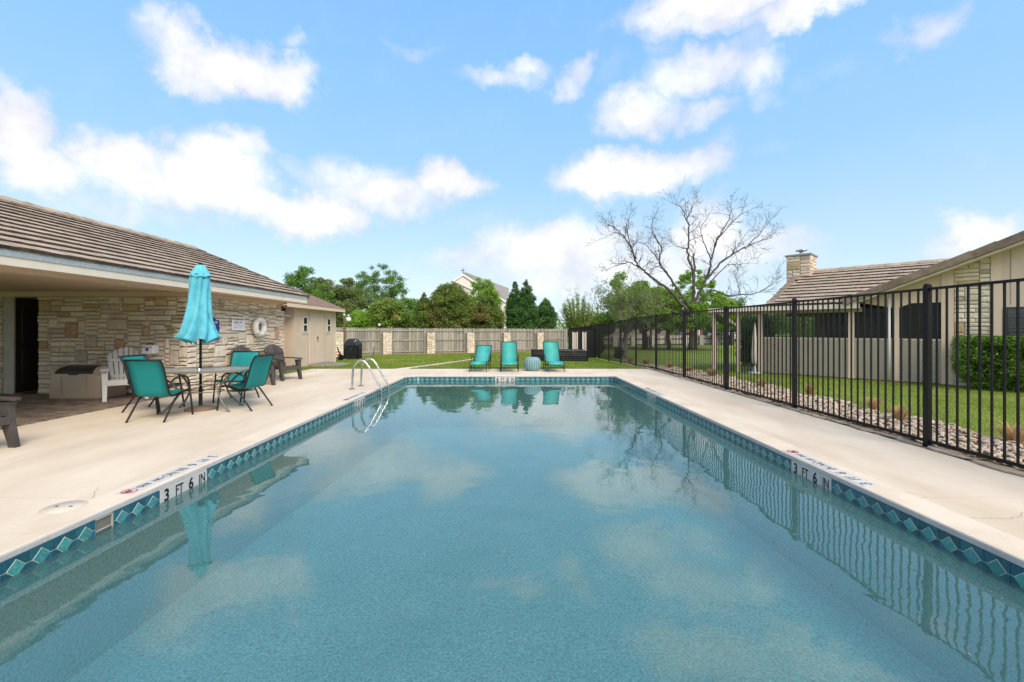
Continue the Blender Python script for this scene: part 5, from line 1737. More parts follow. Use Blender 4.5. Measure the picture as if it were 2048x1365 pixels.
M_BARK = mat('bark', (.085, .065, .05), .95, (.16, .13, .105), scale=14, bump=.8, bscale=50, stretch=(1, 1, .35))
M_BARKG = mat('bark_grey', (.15, .13, .115), .95, (.27, .245, .22), scale=10, bump=.8, bscale=40, stretch=(1, 1, .35))
LM = {
    'juniper': leafmat('juniper_leaf', (.030, .058, .012), (.15, .20, .035), .7, .2, warm=(.21, .18, .06)),
    'juniper_dark': leafmat('juniper_dark_leaf', (.016, .050, .014), (.075, .16, .035), .7, .15),
    'juniper_tan': leafmat('dry_leaf', (.16, .10, .045), (.34, .22, .10), .8, .2),
    'bright': leafmat('bright_leaf', (.050, .115, .012), (.24, .36, .045), .5, .35),
    'glossy': leafmat('glossy_leaf', (.030, .075, .010), (.20, .27, .050), .4, .25, warm=(.30, .28, .08)),
    'green': leafmat('green_leaf', (.035, .085, .014), (.145, .245, .050), .55, .3),
    'olive': leafmat('olive_leaf', (.05, .085, .025), (.19, .22, .075), .65, .3),
    'yellowg': leafmat('yellow_green_leaf', (.065, .12, .018), (.26, .32, .065), .55, .35, warm=(.30, .19, .08)),
    'hedge': leafmat('hedge_leaf', (.026, .065, .010), (.14, .235, .035), .4, .25),
    'hedge_dark': leafmat('hedge_dark_leaf', (.010, .030, .008), (.055, .11, .025), .4, .2),
    'grey': leafmat('grey_twig', (.16, .14, .115), (.30, .27, .22), .9, .1),
}

def grow(mb, p, d, L, r, lev, rr, tips, kink=.35, nk=3, minr=.006, mz=0.0, decay=.72):
    """recursive branch"""
    n = 3 if lev > 0 else 2
    pts, rads = [p.copy()], [r]
    q = p.copy()
    dd = d.copy()
    for i in range(n):
        dd = (dd + Vector((rr.gauss(0, kink), rr.gauss(0, kink), rr.gauss(0, kink) + mz)) * .5).normalized()
        q = q + dd * L / n
        pts.append(q.copy())
        rads.append(max(minr, r * (1 - .5 * (i + 1) / n)))
    mb.tube(pts, rads, 5 if r > .06 else (4 if r > .02 else 3), cap=False)
    if lev <= 0:
        tips.append(q.copy())
        return
    for k in range(nk):
        i = rr.randint(1, n)
        base_ = pts[i]
        ax = Vector((rr.gauss(0, 1), rr.gauss(0, 1), rr.gauss(0, 1))).normalized()
        nd = (dd + ax * rr.uniform(.5, 1.0)).normalized()
        grow(mb, base_, nd, L * decay * rr.uniform(.7, 1.15), max(minr, rads[i] * .62), lev - 1, rr, tips, kink, nk, minr, mz, decay)
    tips.append(q.copy())

def tree(name, label, px, Z, top, bot, wpx, kind, K=26, n=9000, leaf=.11, prof=None, cr=.6, trunk=True, seed=1, group=None, cat='tree', extra=None, bias=.5, dry=0, loose=False, z0=None, squash=1.0):
    """px centre column, Z distance, top/bot pixel rows of the crown, wpx crown width"""
    global rng
    keep = rng
    rng = np.random.default_rng(seed)
    rr = random.Random(seed)
    x = at(px, Z)
    zt, zb = hz(top, Z), hz(bot, Z)
    h = zt - zb
    w_ = wpx / FPX * Z / 2 * (1.0 if 'juniper' in name else 1.16)
    K, n = int(K * 1.5), int(n * 1.35)
    cr *= .88
    g0 = gz(Z) - .02
    root = thing(name, label, cat, (x, Z, g0), 0, group)
    if prof is None: prof = [(0, .45), (.12, .8), (.35, 1.0), (.6, .95), (.82, .66), (.95, .34), (1, .12)]
    P_ = [(a, b * w_) for a, b in prof]
    jun = 'juniper' in name
    cen, rad = revolve_clumps(h, P_, int(K * (2.2 if jun else 1)), cr, (.4, 1.0) if jun else (.25, 1.0), squash, .2 if jun else .45)
    cen[:, 2] += zb - g0
    if extra:
        e_ = np.array([(ex / FPX * Z, ey, hz(ez, Z) - g0, er) for ex, ey, ez, er in extra])
        cen = np.concatenate([cen, e_[:, :3]])
        rad = np.concatenate([rad, np.stack([e_[:, 3]] * 3, 1)])
    V = leaf_cloud(cen, rad, n, leaf, bias=bias)
    link('crown', npmesh('crown', V, quads(V), LM[kind]), root)
    if dry:
        m_ = cen[:, 2] < cen[:, 2].min() + (cen[:, 2].max() - cen[:, 2].min()) * .42
        m_ &= cen[:, 1] < 0
        if m_.any():
            V = leaf_cloud(cen[m_], rad[m_] * 1.03, dry, leaf * .9, bias=.8)
            link('dry_foliage', npmesh('dry_foliage', V, quads(V), LM['juniper_tan']), root)
    if trunk:
        mb = MB()
        tr_ = max(.10, w_ * .075)
        zc = zb - g0 + h * .3
        mb.tube([(0, 0, -.15), (rr.uniform(-.1, .1), 0, zc * .5), (rr.uniform(-.15, .15), 0, zc)], [tr_ * 1.2, tr_, tr_ * .8], 7)
        tips = []
        idx = sorted(range(len(cen)), key=lambda i: -rad[i, 0])[:min(len(cen), 16)]
        for i in idx:
            c_ = Vector(cen[i])
            a = Vector((0, 0, zc * rr.uniform(.5, 1.0)))
            mid = a.lerp(c_, .5) + Vector((rr.uniform(-.2, .2), rr.uniform(-.2, .2), rr.uniform(-.1, .3)))
            mb.tube([a, mid, c_], [tr_ * .5, tr_ * .3, tr_ * .12], 5, cap=False)
            if loose:
                for q in range(3): grow(mb, mid.lerp(c_, rr.random()), (c_ - a).normalized(), rad[i, 0] * 1.5, tr_ * .12, 1, rr, tips, .4, 3, .012)
        mb.obj('trunk', M_BARK, root)
    rng = keep
    return root

GJ = 'junipers behind the wooden fence'
CONE = [(0, .72), (.15, .95), (.35, 1.0), (.55, .8), (.75, .52), (.9, .25), (1, .06)]
ROUND = [(0, .75), (.2, .95), (.45, 1.0), (.7, .88), (.88, .6), (1, .2)]
tree('juniper_tree', 'broad rounded olive juniper with tan patches behind the wood fence, left of the church gable', 901, 38.5, 567, 662, 98, 'juniper', 120, 39000, .07, ROUND, .52, seed=3, group=GJ, dry=1500)
tree('juniper_tree', 'small pointed juniper joined to the left side of the broad rounded one', 848, 38, 586, 662, 46, 'juniper', 52, 15000, .07, CONE, .42, seed=4, group=GJ)
tree('juniper_tree', 'middle juniper with a brown hollow, between the rounded one and the twin-peaked one', 974, 39.5, 588, 662, 78, 'juniper', 92, 25500, .07, [(0, .8), (.2, 1), (.45, .92), (.7, .6), (.9, .3), (1, .08)], .48, seed=5, group=GJ, dry=500)
r_ = tree('juniper_tree', 'tall dark twin-peaked juniper right of the church roof', 1030, 41, 561, 662, 40, 'juniper_dark', 80, 19500, .07, CONE, .42, seed=6, group=GJ)
tree_x = at(1053, 40.6) - at(1030, 41)
rng_k = rng
rng = np.random.default_rng(61)
cen, rad = revolve_clumps(hz(560, 41) - hz(662, 41), [(a, b * 26 / FPX * 41) for a, b in CONE], 230, .40, (.4, 1.0), 1.0, .2)
cen[:, 2] += hz(662, 41) - gz(41) + .02
cen[:, 0] += tree_x
V = leaf_cloud(cen, rad, 30000, .07)
link('second_crown', npmesh('second_crown', V, quads(V), LM['juniper_dark']), r_)
rng = rng_k
tree('juniper_tree', 'smallest dark green juniper, rightmost of the row behind the wood fence', 1092, 43, 597, 660, 44, 'juniper_dark', 60, 16500, .07, [(0, .75), (.2, 1), (.5, .95), (.75, .65), (.9, .38), (1, .1)], .42, seed=7, group=GJ, dry=300)
# deciduous trees, left to right
tree('leafy_tree', 'dark green leafy tree whose top shows above the shed roof', 610, 52, 537, 650, 96, 'green', 60, 24000, .105, None, .85, seed=10, loose=True, bias=.35)
tree('leafy_tree', 'olive green tree behind the two flagpoles', 645, 58, 558, 655, 84, 'olive', 46, 18000, .13, None, 1.0, seed=11, bias=.35)
tree('leafy_tree', 'grey-green tree right of the white flag, behind the lamp post', 692, 56, 556, 660, 74, 'olive', 42, 16000, .12, None, .95, seed=12, bias=.35)
tree('leafy_tree', 'airy spring-green tree with visible branches, tallest left of the church', 760, 62, 530, 650, 104, 'green', 110, 23000, .095, [(0, .4), (.2, .8), (.45, 1), (.7, .88), (.9, .55), (1, .2)], .75, seed=13, loose=True, bias=.05)
tree('leafy_bush', 'rounded glossy yellow-green bush over the wooden fence', 778, 40, 600, 662, 82, 'glossy', 40, 15000, .095, ROUND, .7, seed=14, cat='bush')
tree('leafy_bush', 'bright green bush behind the lamp post', 722, 39, 625, 664, 62, 'bright', 26, 9500, .09, ROUND, .6, seed=15, cat='bush')
tree('leafy_tree', 'dark green tree filling the gap beside the glossy bush', 822, 52, 600, 660, 60, 'green', 22, 9000, .11, ROUND, .8, seed=16, trunk=False)
tree('leafy_tree', 'light green tree in front of the church roof', 966, 48, 558, 655, 76, 'bright', 60, 16000, .09, [(0, .7), (.3, 1), (.6, .9), (.85, .65), (1, .3)], .62, seed=17, loose=True, bias=.1)
# spiky crepe myrtle
def myrtle(name, label, px, Z, top, bot, wpx, seed):
    global rng
    rr = random.Random(seed)
    g0 = gz(Z)
    root = thing(name, label, 'tree', (at(px, Z), Z, g0 - .02))
    mb = MB()
    H, W_ = hz(top, Z) - g0, wpx / FPX * Z / 2
    cs, rs = [], []
    for k in range(60):
        a = rr.random() * 6.283
        f = rr.random() ** .6
        tip = Vector((math.cos(a) * W_ * f, math.sin(a) * W_ * f, H * (1.0 - .42 * f * f) * rr.uniform(.82, 1.0)))
        mid = Vector((tip.x * .55, tip.y * .55, tip.z * .55))
        mb.tube([(tip.x * .08, tip.y * .08, .0), tuple(mid), tuple(tip)], [.05, .03, .012], 4, cap=False)
        for q in range(7):
            t = .42 + .58 * q / 6
            c_ = mid.lerp(tip, (t - .42) / .58) if t > .42 else mid
            cs.append(tuple(c_)); rs.append((.20, .20, .26))
        for q in range(2):
            c_ = Vector((0, 0, 0)).lerp(mid, rr.uniform(.6, 1)); cs.append((c_.x * 1.1, c_.y * 1.1, c_.z)); rs.append((.5, .5, .4))
    keep = rng
    rng = np.random.default_rng(seed)
    V = leaf_cloud(np.array(cs), np.array(rs), 15000, .075, bias=.1)
    rng = keep
    link('crown', npmesh('crown', V, quads(V), LM['yellowg']), root)
    mb.obj('trunk', M_BARK, root)
myrtle('spiky_tree', 'spiky yellow-green tree with bare shoots, right of the juniper row', 1154, 44, 585, 655, 78, 71)
tree('leafy_tree', 'low yellow-green tree joining the spiky one near the end of the wood fence', 1196, 48, 628, 668, 60, 'yellowg', 20, 7000, .09, ROUND, .7, seed=19, cat='tree')
tree('leafy_tree', 'tall green tree behind the spiky one, left of the bare tree', 1240, 46, 545, 655, 60, 'bright', 26, 7500, .10, [(0, .8), (.3, 1), (.6, .8), (.85, .5), (1, .2)], .8, seed=20, loose=True, bias=.3)
tree('leafy_tree', 'mid green tree above the grey building', 1290, 42, 566, 655, 120, 'bright', 44, 15000, .10, ROUND, .85, seed=21, loose=True, bias=.3)
tree('leafy_tree', 'spring green tree under the bare branches', 1385, 41, 540, 655, 172, 'bright', 170, 22000, .085, [(0, .95), (.2, 1), (.45, .8), (.7, .5), (.9, .3), (1, .15)], .45, seed=22, loose=True, bias=.0)
tree('leafy_tree', 'yellow-green low foliage left of the bare tree trunk', 1338, 40, 578, 660, 86, 'bright', 70, 10000, .085, ROUND, .45, seed=31, loose=True, bias=.05)
tree('leafy_tree', 'yellow-green low foliage right of the bare tree trunk', 1428, 40.5, 584, 658, 84, 'bright', 60, 8500, .085, ROUND, .45, seed=32, loose=True, bias=.05)
tree('leafy_tree', 'green tree between the bare tree and the right house', 1462, 56, 596, 660, 90, 'green', 26, 7500, .12, ROUND, .95, seed=23, loose=True, bias=.2)
tree('leafy_tree', 'low green tree seen behind the house chimney', 1545, 70, 628, 662, 90, 'green', 20, 6000, .14, ROUND, 1.2, seed=24)

# grey multi-stem trunk beyond the fence, holding up the mid green tree
gt = thing('twisted_tree', 'thick grey many-stemmed tree trunk just beyond the black fence', 'tree', (at(1243, 27), 27, gz(27)))
mb = MB()
rr = random.Random(5)
for k in range(7):
    x0, y0 = rr.uniform(-.2, .2), rr.uniform(-.15, .15)
    x1 = x0 * 2.0 + rr.uniform(-.25, .25)
    mb.tube(bez([(x0, y0, -.1), (x0 * 1.1 + rr.uniform(-.06, .06), y0, .6), (x1 * .8, y0, 1.3), (x1 * 1.6, y0 * 2, 2.1), (x1 * 3.4, y0 * 5, 3.2 + rr.random())], 3), [.10] * 3 + [.085] * 3 + [.07] * 3 + [.05] * 3 + [.02], 6)
mb.obj('trunk', M_BARKG, gt)
tips = []
mb = MB()
for k in range(16): grow(mb, Vector((rr.uniform(-.6, .6), rr.uniform(-.4, .4), rr.uniform(1.9, 2.8))), Vector((rr.uniform(-1, 1), rr.uniform(-.7, .7), .7)).normalized(), 1.3, .03, 2, rr, tips, .45, 3, .008)
mb.obj('branch', M_BARKG, gt)
C_ = np.array([tuple(t) for t in tips if t.z > 1.9])
V = leaf_cloud(C_, np.full((len(C_), 3), .30), 6500, .06, bias=.1)
link('crown', npmesh('crown', V, quads(V), LM['olive']), gt)
tree('low_shrub', 'small dark shrub at the foot of the grey trunk', 1238, 26.2, 690, 716, 16, 'hedge_dark', 10, 1800, .05, ROUND, .2, seed=26, cat='shrub', trunk=False)
tree('low_shrub', 'dark conical shrub beyond the raised garden bed', 1197, 31, 668, 703, 20, 'hedge_dark', 14, 3000, .06, CONE, .3, seed=27, cat='shrub', trunk=False)

# the big bare tree
BZ = 38.0
bt = thing('bare_tree', 'large spreading bare tree with leafless dark limbs against the sky', 'tree', (at(1387, BZ), BZ, gz(BZ) - .02))
S_ = .2931
def cp(x, y): return (1100 + x * S_, 380 + y * S_)
limbs = [
    ([(968, 1090), (965, 960), (972, 860), (975, 780)], .21, .17, 0),
    ([(972, 860), (830, 700), (700, 600), (640, 550), (590, 500), (560, 400), (500, 310), (440, 262), (395, 235)], .13, .02, -1.6),
    ([(590, 470), (552, 400), (538, 320), (530, 240), (545, 180)], .06, .015, -1.0),
    ([(640, 550), (560, 500), (500, 500), (445, 520), (385, 550)], .06, .012, -2.2),
    ([(470, 290), (420, 300), (345, 335)], .035, .010, -1.8),
    ([(972, 820), (880, 690), (790, 560), (745, 480), (760, 400), (705, 310), (698, 230), (728, 165)], .12, .015, 1.5),
    ([(745, 480), (690, 420), (650, 370), (600, 355)], .05, .012, 1.7),
    ([(975, 800), (985, 680), (975, 560), (940, 440), (948, 320), (928, 200), (895, 120), (825, 85)], .15, .015, .4),
    ([(930, 210), (970, 130), (1000, 55)], .04, .010, .6),
    ([(945, 400), (860, 380), (815, 340)], .04, .010, -.4),
    ([(975, 780), (1040, 660), (1085, 560), (1112, 440), (1142, 330), (1222, 200), (1240, 85)], .14, .014, -.9),
    ([(1142, 340), (1230, 235), (1320, 155), (1395, 120)], .05, .010, -1.3),
    ([(1100, 480), (1040, 330), (1030, 260), (1075, 190)], .055, .012, .3),
    ([(1050, 640), (1160, 500), (1260, 430), (1350, 380), (1450, 345), (1535, 290)], .10, .012, 1.3),
    ([(1350, 380), (1440, 290), (1465, 240), (1500, 205)], .045, .010, 1.8),
    ([(1160, 500), (1240, 440), (1300, 350), (1370, 260)], .05, .012, .7),
    ([(1085, 640), (1200, 525), (1290, 505), (1390, 500)], .055, .010, 2.2),
    ([(990, 790), (1100, 690), (1200, 718), (1300, 716), (1370, 714), (1440, 690), (1520, 640), (1580, 585)], .085, .012, -2.5),
    ([(1290, 716), (1285, 640), (1265, 590)], .035, .010, -2.4),
    ([(970, 880), (850, 830), (760, 790), (720, 730), (640, 700), (560, 720)], .085, .012, -2.0),
    ([(985, 700), (985, 560), (985, 430)], .10, .07, .2)]
rr = random.Random(99)
tips = []
tw = MB()
M_BARE = mat('bare_bark', (.062, .048, .040), .95, (.12, .10, .085), scale=6, bump=.5, bscale=30)
for li, (pts, r0, r1, dy) in enumerate(limbs):
    W = []
    for k, (x, y) in enumerate(pts):
        f = k / (len(pts) - 1)
        X_, Y_ = cp(x, y)
        z_ = BZ + dy * (f if li > 1 else f)
        if li in (2, 4, 8, 9, 11, 14, 15, 6, 16, 18): z_ = BZ + dy
        W.append(Vector((at(X_, z_) - at(1387, BZ), z_ - BZ, hz(Y_, z_) - gz(BZ))))
    C = bez(W, 5)
    C = [c_ + Vector((rr.gauss(0, .035), rr.gauss(0, .05), rr.gauss(0, .035))) if 0 < i < len(C) - 1 and li else c_ for i, c_ in enumerate(C)]
    rads = [(r0 + (r1 - r0) * (i / (len(C) - 1)) ** .8) * 1.06 for i in range(len(C))]
    MB().tube(C, rads, 7 if r0 > .08 else 5).obj('trunk' if li == 0 else 'limb', M_BARE, bt)
    if li == 0: continue
    for i in range(int(len(C) * .25), len(C) - 1):
        if li == 20: continue
        for rep in range(1 if rr.random() < .88 else 0):
            d = (C[i + 1] - C[i]).normalized()
            ax = Vector((rr.gauss(0, 1), rr.gauss(0, .8), rr.gauss(.3, 1))).normalized()
            grow(tw, C[i], (d * .8 + ax).normalized(), rr.uniform(.6, 1.3), min(rads[i] * .5, .032), 2, rr, tips, .5, 3, .0065, .12, .66)
    grow(tw, C[-1], (C[-1] - C[-2]).normalized(), .8, .012, 2, rr, tips, .45, 3, .0065, .1, .66)
tw.obj('twigs', M_BARE, bt, kind='stuff')
# small bare tree on the left of it
sb = thing('bare_tree', 'small pale leafless tree left of the large bare one', 'tree', (at(1196, 50), 50, gz(50)))
mb = MB(); tips2 = []
H_ = hz(640, 50) - gz(50)
mb.tube([(0, 0, 0), (.1, 0, H_ * .5), (.0, 0, H_)], [.16, .13, .10], 6)
for a in (-1.0, -.5, .1, .6, 1.0):
    grow(mb, Vector((0, 0, H_ * rr.uniform(.8, 1))), Vector((math.sin(a), rr.uniform(-.4, .4), math.cos(a))), 2.3, .07, 4, rr, tips2, .42, 3, .010, .1, .70)
mb.obj('trunk', M_BARKG, sb)

# thin haze of twigs in the mid green tree
tgn = MB(); t3 = []
tg = thing('bare_tree', 'fine greyish leafless twigs spreading over the mid green tree', 'tree', (at(1300, 41), 41, gz(41)))
tgn.tube([(0, 0, 0), (.1, 0, 2), (0, 0, 3)], [.14, .11, .09], 6)
for a in (-1.1, -.7, -.2, .3, .8): grow(tgn, Vector((0, 0, 2.6)), Vector((math.sin(a), -.2, math.cos(a))), 1.7, .055, 4, rr, t3, .45, 3, .008, .05, .68)
tgn.obj('trunk', M_BARKG, tg)

# hedges by the right house
def hedge(name, label, cen_, size, kind, n, leaf, seed, round_=False, foot=.3):
    global rng
    keep = rng
    rng = np.random.default_rng(seed)
    root = thing(name, label, 'hedge', cen_)
    hx, hy, h = size
    cs, rs = [], []
    for k in range(260):
        u, v, q = rng.uniform(-1, 1), rng.uniform(-1, 1), rng.random()
        if not round_ and k % 4:
            e1 = rng.integers(0, 3)
            if e1 == 0: u = 1.0 if u > 0 else -1.0
            elif e1 == 1: v = 1.0 if v > 0 else -1.0
            else: q = 1.0
        f = 1.0 if q > foot else .60 + .40 * q / foot
        if round_:
            l = math.hypot(u, v)
            if l > 1: u, v = u / l, v / l
            f *= 1 if q < .85 else 1 - (q - .85) * 1.6
        cs.append((u * (hx - .14) * f, v * (hy - .14) * f, .12 + q * (h - .24)))
        rs.append((.17, .17, .15))
    V = leaf_cloud(np.array(cs), np.array(rs), n, leaf, bias=.6)
    if not round_:
        V[:, 2] = np.minimum(V[:, 2], h - .02 + .03 * rng.random(len(V)))
    link('foliage', npmesh('foliage', V, quads(V), LM[kind]), root)
    # dark woody box added inside so that the light does not pass through
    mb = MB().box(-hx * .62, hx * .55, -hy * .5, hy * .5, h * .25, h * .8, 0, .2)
    mb.obj('inner_block', mat('hedge_inside', (.018, .022, .010), .95, (.05, .045, .025), scale=14, bump=1, bscale=30), root)
    mb = MB()
    rr2 = random.Random(seed)
    for k in range(7):
        a = rr2.random() * 6.28
        mb.tube([(rr2.uniform(-.12, .12), rr2.uniform(-.12, .12), -.05), (math.cos(a) * hx * .3, math.sin(a) * hy * .3, h * .25), (math.cos(a) * hx * .6, math.sin(a) * hy * .6, h * .6)], [.022, .018, .01], 5)
    mb.obj('stem', M_BARK, root)
    rng = keep
    return root
o = hedge('box_hedge', 'clipped bright green hedge with a flat top in front of the stone pier', (11.63, 10.42, -.02), (.84, .48, 1.29), 'hedge', 34000, .027, 41)
o.rotation_euler = (0, 0, HA)
hedge('round_hedge', 'tall dark cylindrical hedge left of the slatted screen', (10.42, 18.9, -.11), (.80, .72, 2.22), 'hedge_dark', 15000, .042, 42, True, .15)

# ================================================================== wooden fence with stone pillars at the back
A0, A1 = Vector((-9.1, 31.8, 0)), Vector((2.3, 38.0, 0))
dirf = (A1 - A0)
Lf = dirf.length
fa_ = math.atan2(dirf.y, dirf.x)
wf = thing('wooden_fence', 'weathered grey-brown board fence with stone pillars across the far lawn', 'fence', A0, fa_)
M_WOODF = mat('fence_wood', (.21, .185, .155), .95, (.37, .34, .295), scale=2.2, rnd=.30, stretch=(9, 9, .5), bump=.5, bscale=20, fine=.1)
M_WOODR = mat('fence_rail', (.25, .22, .18), .95, (.37, .335, .28), scale=2, rnd=.12, stretch=(1, 1, 6))
pitchF = 3.235
def fgz(s):
    y = A0.y + dirf.y / Lf * s
    return gz(y)
for k in range(-2, 5):
    s0 = k * pitchF
    g_ = fgz(s0) - .0
    # pillar
    pl = MB().box(s0 - .30, s0 + .30, -.36, .02, g_ - .1, g_ + 1.58).obj('stone_pillar', M_MORTAR, wf)
    for i_, (w_, M) in enumerate(((.60, T((s0 - .30, -.36, g_))), (.38, T((s0 + .30, -.36, g_)) @ RZ(math.pi / 2)))):
        masonry(pl, w_, 1.58, M, 60 + k * 2 + i_, 0, cell=(.06, .045), wr=(2, 5), hr=(2, 3), single=False, pal=(3, 8, 1, 1, 0, .1), d=.04, g=.02)
for k in range(-2, 5):
    s0 = k * pitchF
    s1 = s0 + pitchF
    if k == 4: s1 = s0 + 3.1
    g0_, g1_ = fgz(s0), fgz(s1)
    top = g0_ + 1.93
    for ps in (s0 + .36, s1 - .36):
        if ps < s1: MB().box(ps - .055, ps + .055, -.05, .06, g0_ - .05, top - .04).obj('post', M_WOODR, wf)
    for z in (g0_ + .18, g0_ + 1.02, top - .20):
        MB().box(s0 + .30, s1 - .30, -.0, .045, z - .045, z + .045).obj('rail', M_WOODR, wf)
    MB().box(s0 - .30, s0 + .30, .025, .05, top - .22, top - .10).obj('rail', M_WOODR, wf)
    mb = MB()
    n = int((s1 - s0) / .135)
    for i in range(n):
        x = s0 - .0 + (i + .5) * (s1 - s0) / n
        t_ = top + random.uniform(-.02, .02) + (g1_ - g0_) * (x - s0) / (s1 - s0)
        yy = .05 + random.uniform(0, .012)
        w2 = .062
        gg = g0_ + (g1_ - g0_) * (x - s0) / (s1 - s0) + .03
        pr = [(x - w2, gg), (x + w2, gg), (x + w2, t_ - .05), (x + w2 * .45, t_), (x - w2 * .45, t_), (x - w2, t_ - .05)]
        mb.extr(pr, yy, yy + .018)
    mb.obj('fence_boards', M_WOODF, wf, kind='stuff')
ms = thing('soil_bed', 'strip of bare reddish soil at the foot of the wooden fence', 'soil', A0 + Vector((0, 0, 0)), fa_)
mb = MB()
for k in range(-6, 28):
    s0, s1 = k * .5, k * .5 + .5
    w_ = .45 + .2 * math.sin(k * 1.3)
    mb.poly([(s0, -.30 - w_, fgz(s0) + .01), (s1, -.30 - (.45 + .2 * math.sin((k + 1) * 1.3)), fgz(s1) + .01), (s1, .1, fgz(s1) + .05), (s0, .1, fgz(s0) + .05)])
mb.obj('soil', M_DIRT, ms)

# raised garden bed
GB0, GB1, GY0, GY1 = 1.10, 3.88, 22.6, 24.4
rb = thing('raised_garden_bed', 'long dark corrugated metal raised garden bed by the end of the lawn', 'garden bed', (0, 0, gz(23) - .02))
M_CORR = mat('corrugated_black', (.10, .105, .12), .4, metal=.5, spec=.6, var=.2)
def corr(x0, y0, x1, y1, name='corrugated_side'):
    mb = MB()
    nr = 6
    L_ = math.hypot(x1 - x0, y1 - y0)
    nx, ny = (y1 - y0) / L_, -(x1 - x0) / L_
    rows = []
    for k in range(nr * 4 + 1):
        z = .58 * k / (nr * 4)
        o_ = .034 * math.sin(2 * math.pi * k / 4)
        rows.append([(x0 + nx * o_, y0 + ny * o_, z), (x1 + nx * o_, y1 + ny * o_, z)])
    mb.sheet(rows, .003, 0, True)
    mb.obj(name, M_CORR, rb)
xm = (GB0 + .75 + GB1) / 2
corr(GB0 + .78, GY0, xm + .3, GY0); corr(xm + .32, GY0, GB1, GY0); corr(GB1, GY0, GB1, GY1); corr(GB1, GY1, GB0, GY1); corr(GB0 + .78, GY0 + .9, GB0 + .78, GY0); corr(GB0, GY1, GB0, GY0 + .9); corr(GB0, GY0 + .9, GB0 + .78, GY0 + .9)
for x, y in ((GB0 + .78, GY0), (GB1, GY0), (GB0, GY0 + .9), (GB1, GY1), (GB0, GY1)): MB().box(x - .035, x + .035, y - .035, y + .035, 0, .60, 0, .01).obj('corner_post', M_IRON, rb)
mb = MB().box(GB0 + .02, GB1 - .02, GY0 + .92, GY1 - .02, .3, .50); mb.box(GB0 + .80, GB1 - .02, GY0 + .02, GY0 + .918, .3, .50)
mb.obj('soil_fill', M_DIRT, rb)
for x0, x1 in ((GB0 + .7, GB1 + .04),): MB().box(x0, x1, GY0 - .03, GY0 + .03, .575, .60, 0, .006).obj('rim', M_GREYMETAL, rb)
for k, (a, b, lb) in enumerate(((3.42, 3.72, 'left of two narrow weathered wooden panels standing behind the garden bed'), (3.98, 4.2, 'right of two narrow weathered wooden panels standing behind the garden bed'))):
    tp = thing('trellis_panel', lb, 'panel', (0, 24.9, gz(24.9)), 0, 'two wooden panels behind the garden bed')
    MB().box(a, b, 0, .04, .0, 1.52).obj('board', mat('panel_wood', (.36, .30, .24), .9, (.48, .42, .35), scale=3, stretch=(8, 8, .5), bump=.3), tp)
    for x in (a, b - .05): MB().box(x, x + .05, -.03, 0, .0, 1.56).obj('stile', mat('panel_pale', (.62, .56, .48), .8), tp)
# dark mesh gate in the corner
mgm = thing('mesh_gate', 'dark mesh gate in the far corner between the wood and iron fences', 'gate', (0, 26.4, gz(26.4)))
MB().box(3.42, 5.02, 0, .02, .05, 1.72).obj('mesh', mat('dark_mesh', (.012, .012, .013), .8, alpha=.88), mgm)
for x in (3.42, 4.2, 5.0): MB().box(x - .03, x + .03, -.03, .03, 0, 1.78).obj('gate_post', M_IRON, mgm)
for z in (.06, 1.74): MB().box(3.42, 5.0, -.02, .02, z - .02, z + .02).obj('gate_rail', M_IRON, mgm)

# grill under its cover
gr = thing('covered_grill', 'barbecue grill under a glossy black cover near the shed', 'grill', (at(706, 25.2), 25.2, gz(25.2) - .01), R(-8))
mb = MB()
rows = []
rr = random.Random(8)
lvl = [(0.0, .40, .30), (.25, .42, .31), (.5, .43, .32), (.72, .45, .33), (.82, .465, .34), (.92, .44, .32), (1.08, .34, .27), (1.18, .22, .2), (1.2, .1, .08)]
n = 40
for k, (z, a, b) in enumerate(lvl):
    row = []
    for j, (x, y) in enumerate(oval(a, b, n, 4.0)):
        f = 1 + (.045 * math.sin(j * 1.9 + z * 5) + .035 * math.sin(j * 3.1 - z * 9)) * (1 if z < .75 else .25)
        row.append((x * f, y * f, z + (.03 * math.sin(j * .8) if 0 < k < 6 else 0)))
    row.append(row[0])
    rows.append(row)
mb.sheet(rows[::-1], .004, 0, False)
mb.obj('cover', mat('black_vinyl', (.012, .012, .014), .28, spec=.6, var=.2, bump=.3, bscale=12), gr)
MB().box(-.42, .42, -.25, .25, .05, .8).obj('grill_body', M_IRON, gr)
MB().box(.28, .33, -.275, -.26, 1.05, 1.11).obj('tag', M_WHITEP, gr)
# lamp post
lp = thing('lamp_post', 'slim brown wooden lamp post with a white globe lamp beside the grill', 'lamp post', (at(688.8, 25.4), 25.4, gz(25.4)))
mz = hz(632, 25.4) - gz(25.4)
MB().box(-.045, .045, -.045, .045, -.1, mz).obj('post', mat('post_wood', (.11, .07, .045), .85, (.2, .14, .09), scale=5, stretch=(6, 6, .6)), lp)
MB().tube([(0, 0, mz - .12), (.10, 0, mz - .14), (.24, 0, mz - .10)], .012, 6).obj('arm', M_WHITEP, lp)
MB().lathe([(.0, -.07), (.045, -.055), (.055, 0), (.045, .045), (0, .06)], 12, (-.01, 0, mz + .06), cap=False).obj('sensor_bulb', M_WHITEP, lp)
MB().lathe([(.04, .16), (.06, .13), (.06, .02), (.05, .0)], 14, (.25, 0, mz - .10)).obj('lamp_cap', M_STEEL, lp)
MB().lathe([(.07, 0), (.13, -.06), (.14, -.14), (.12, -.22), (.10, -.24), (0, -.245)], 16, (.25, 0, mz - .08), cap=False).obj('globe', mat('opal_glass', (.80, .80, .78), .2), lp)
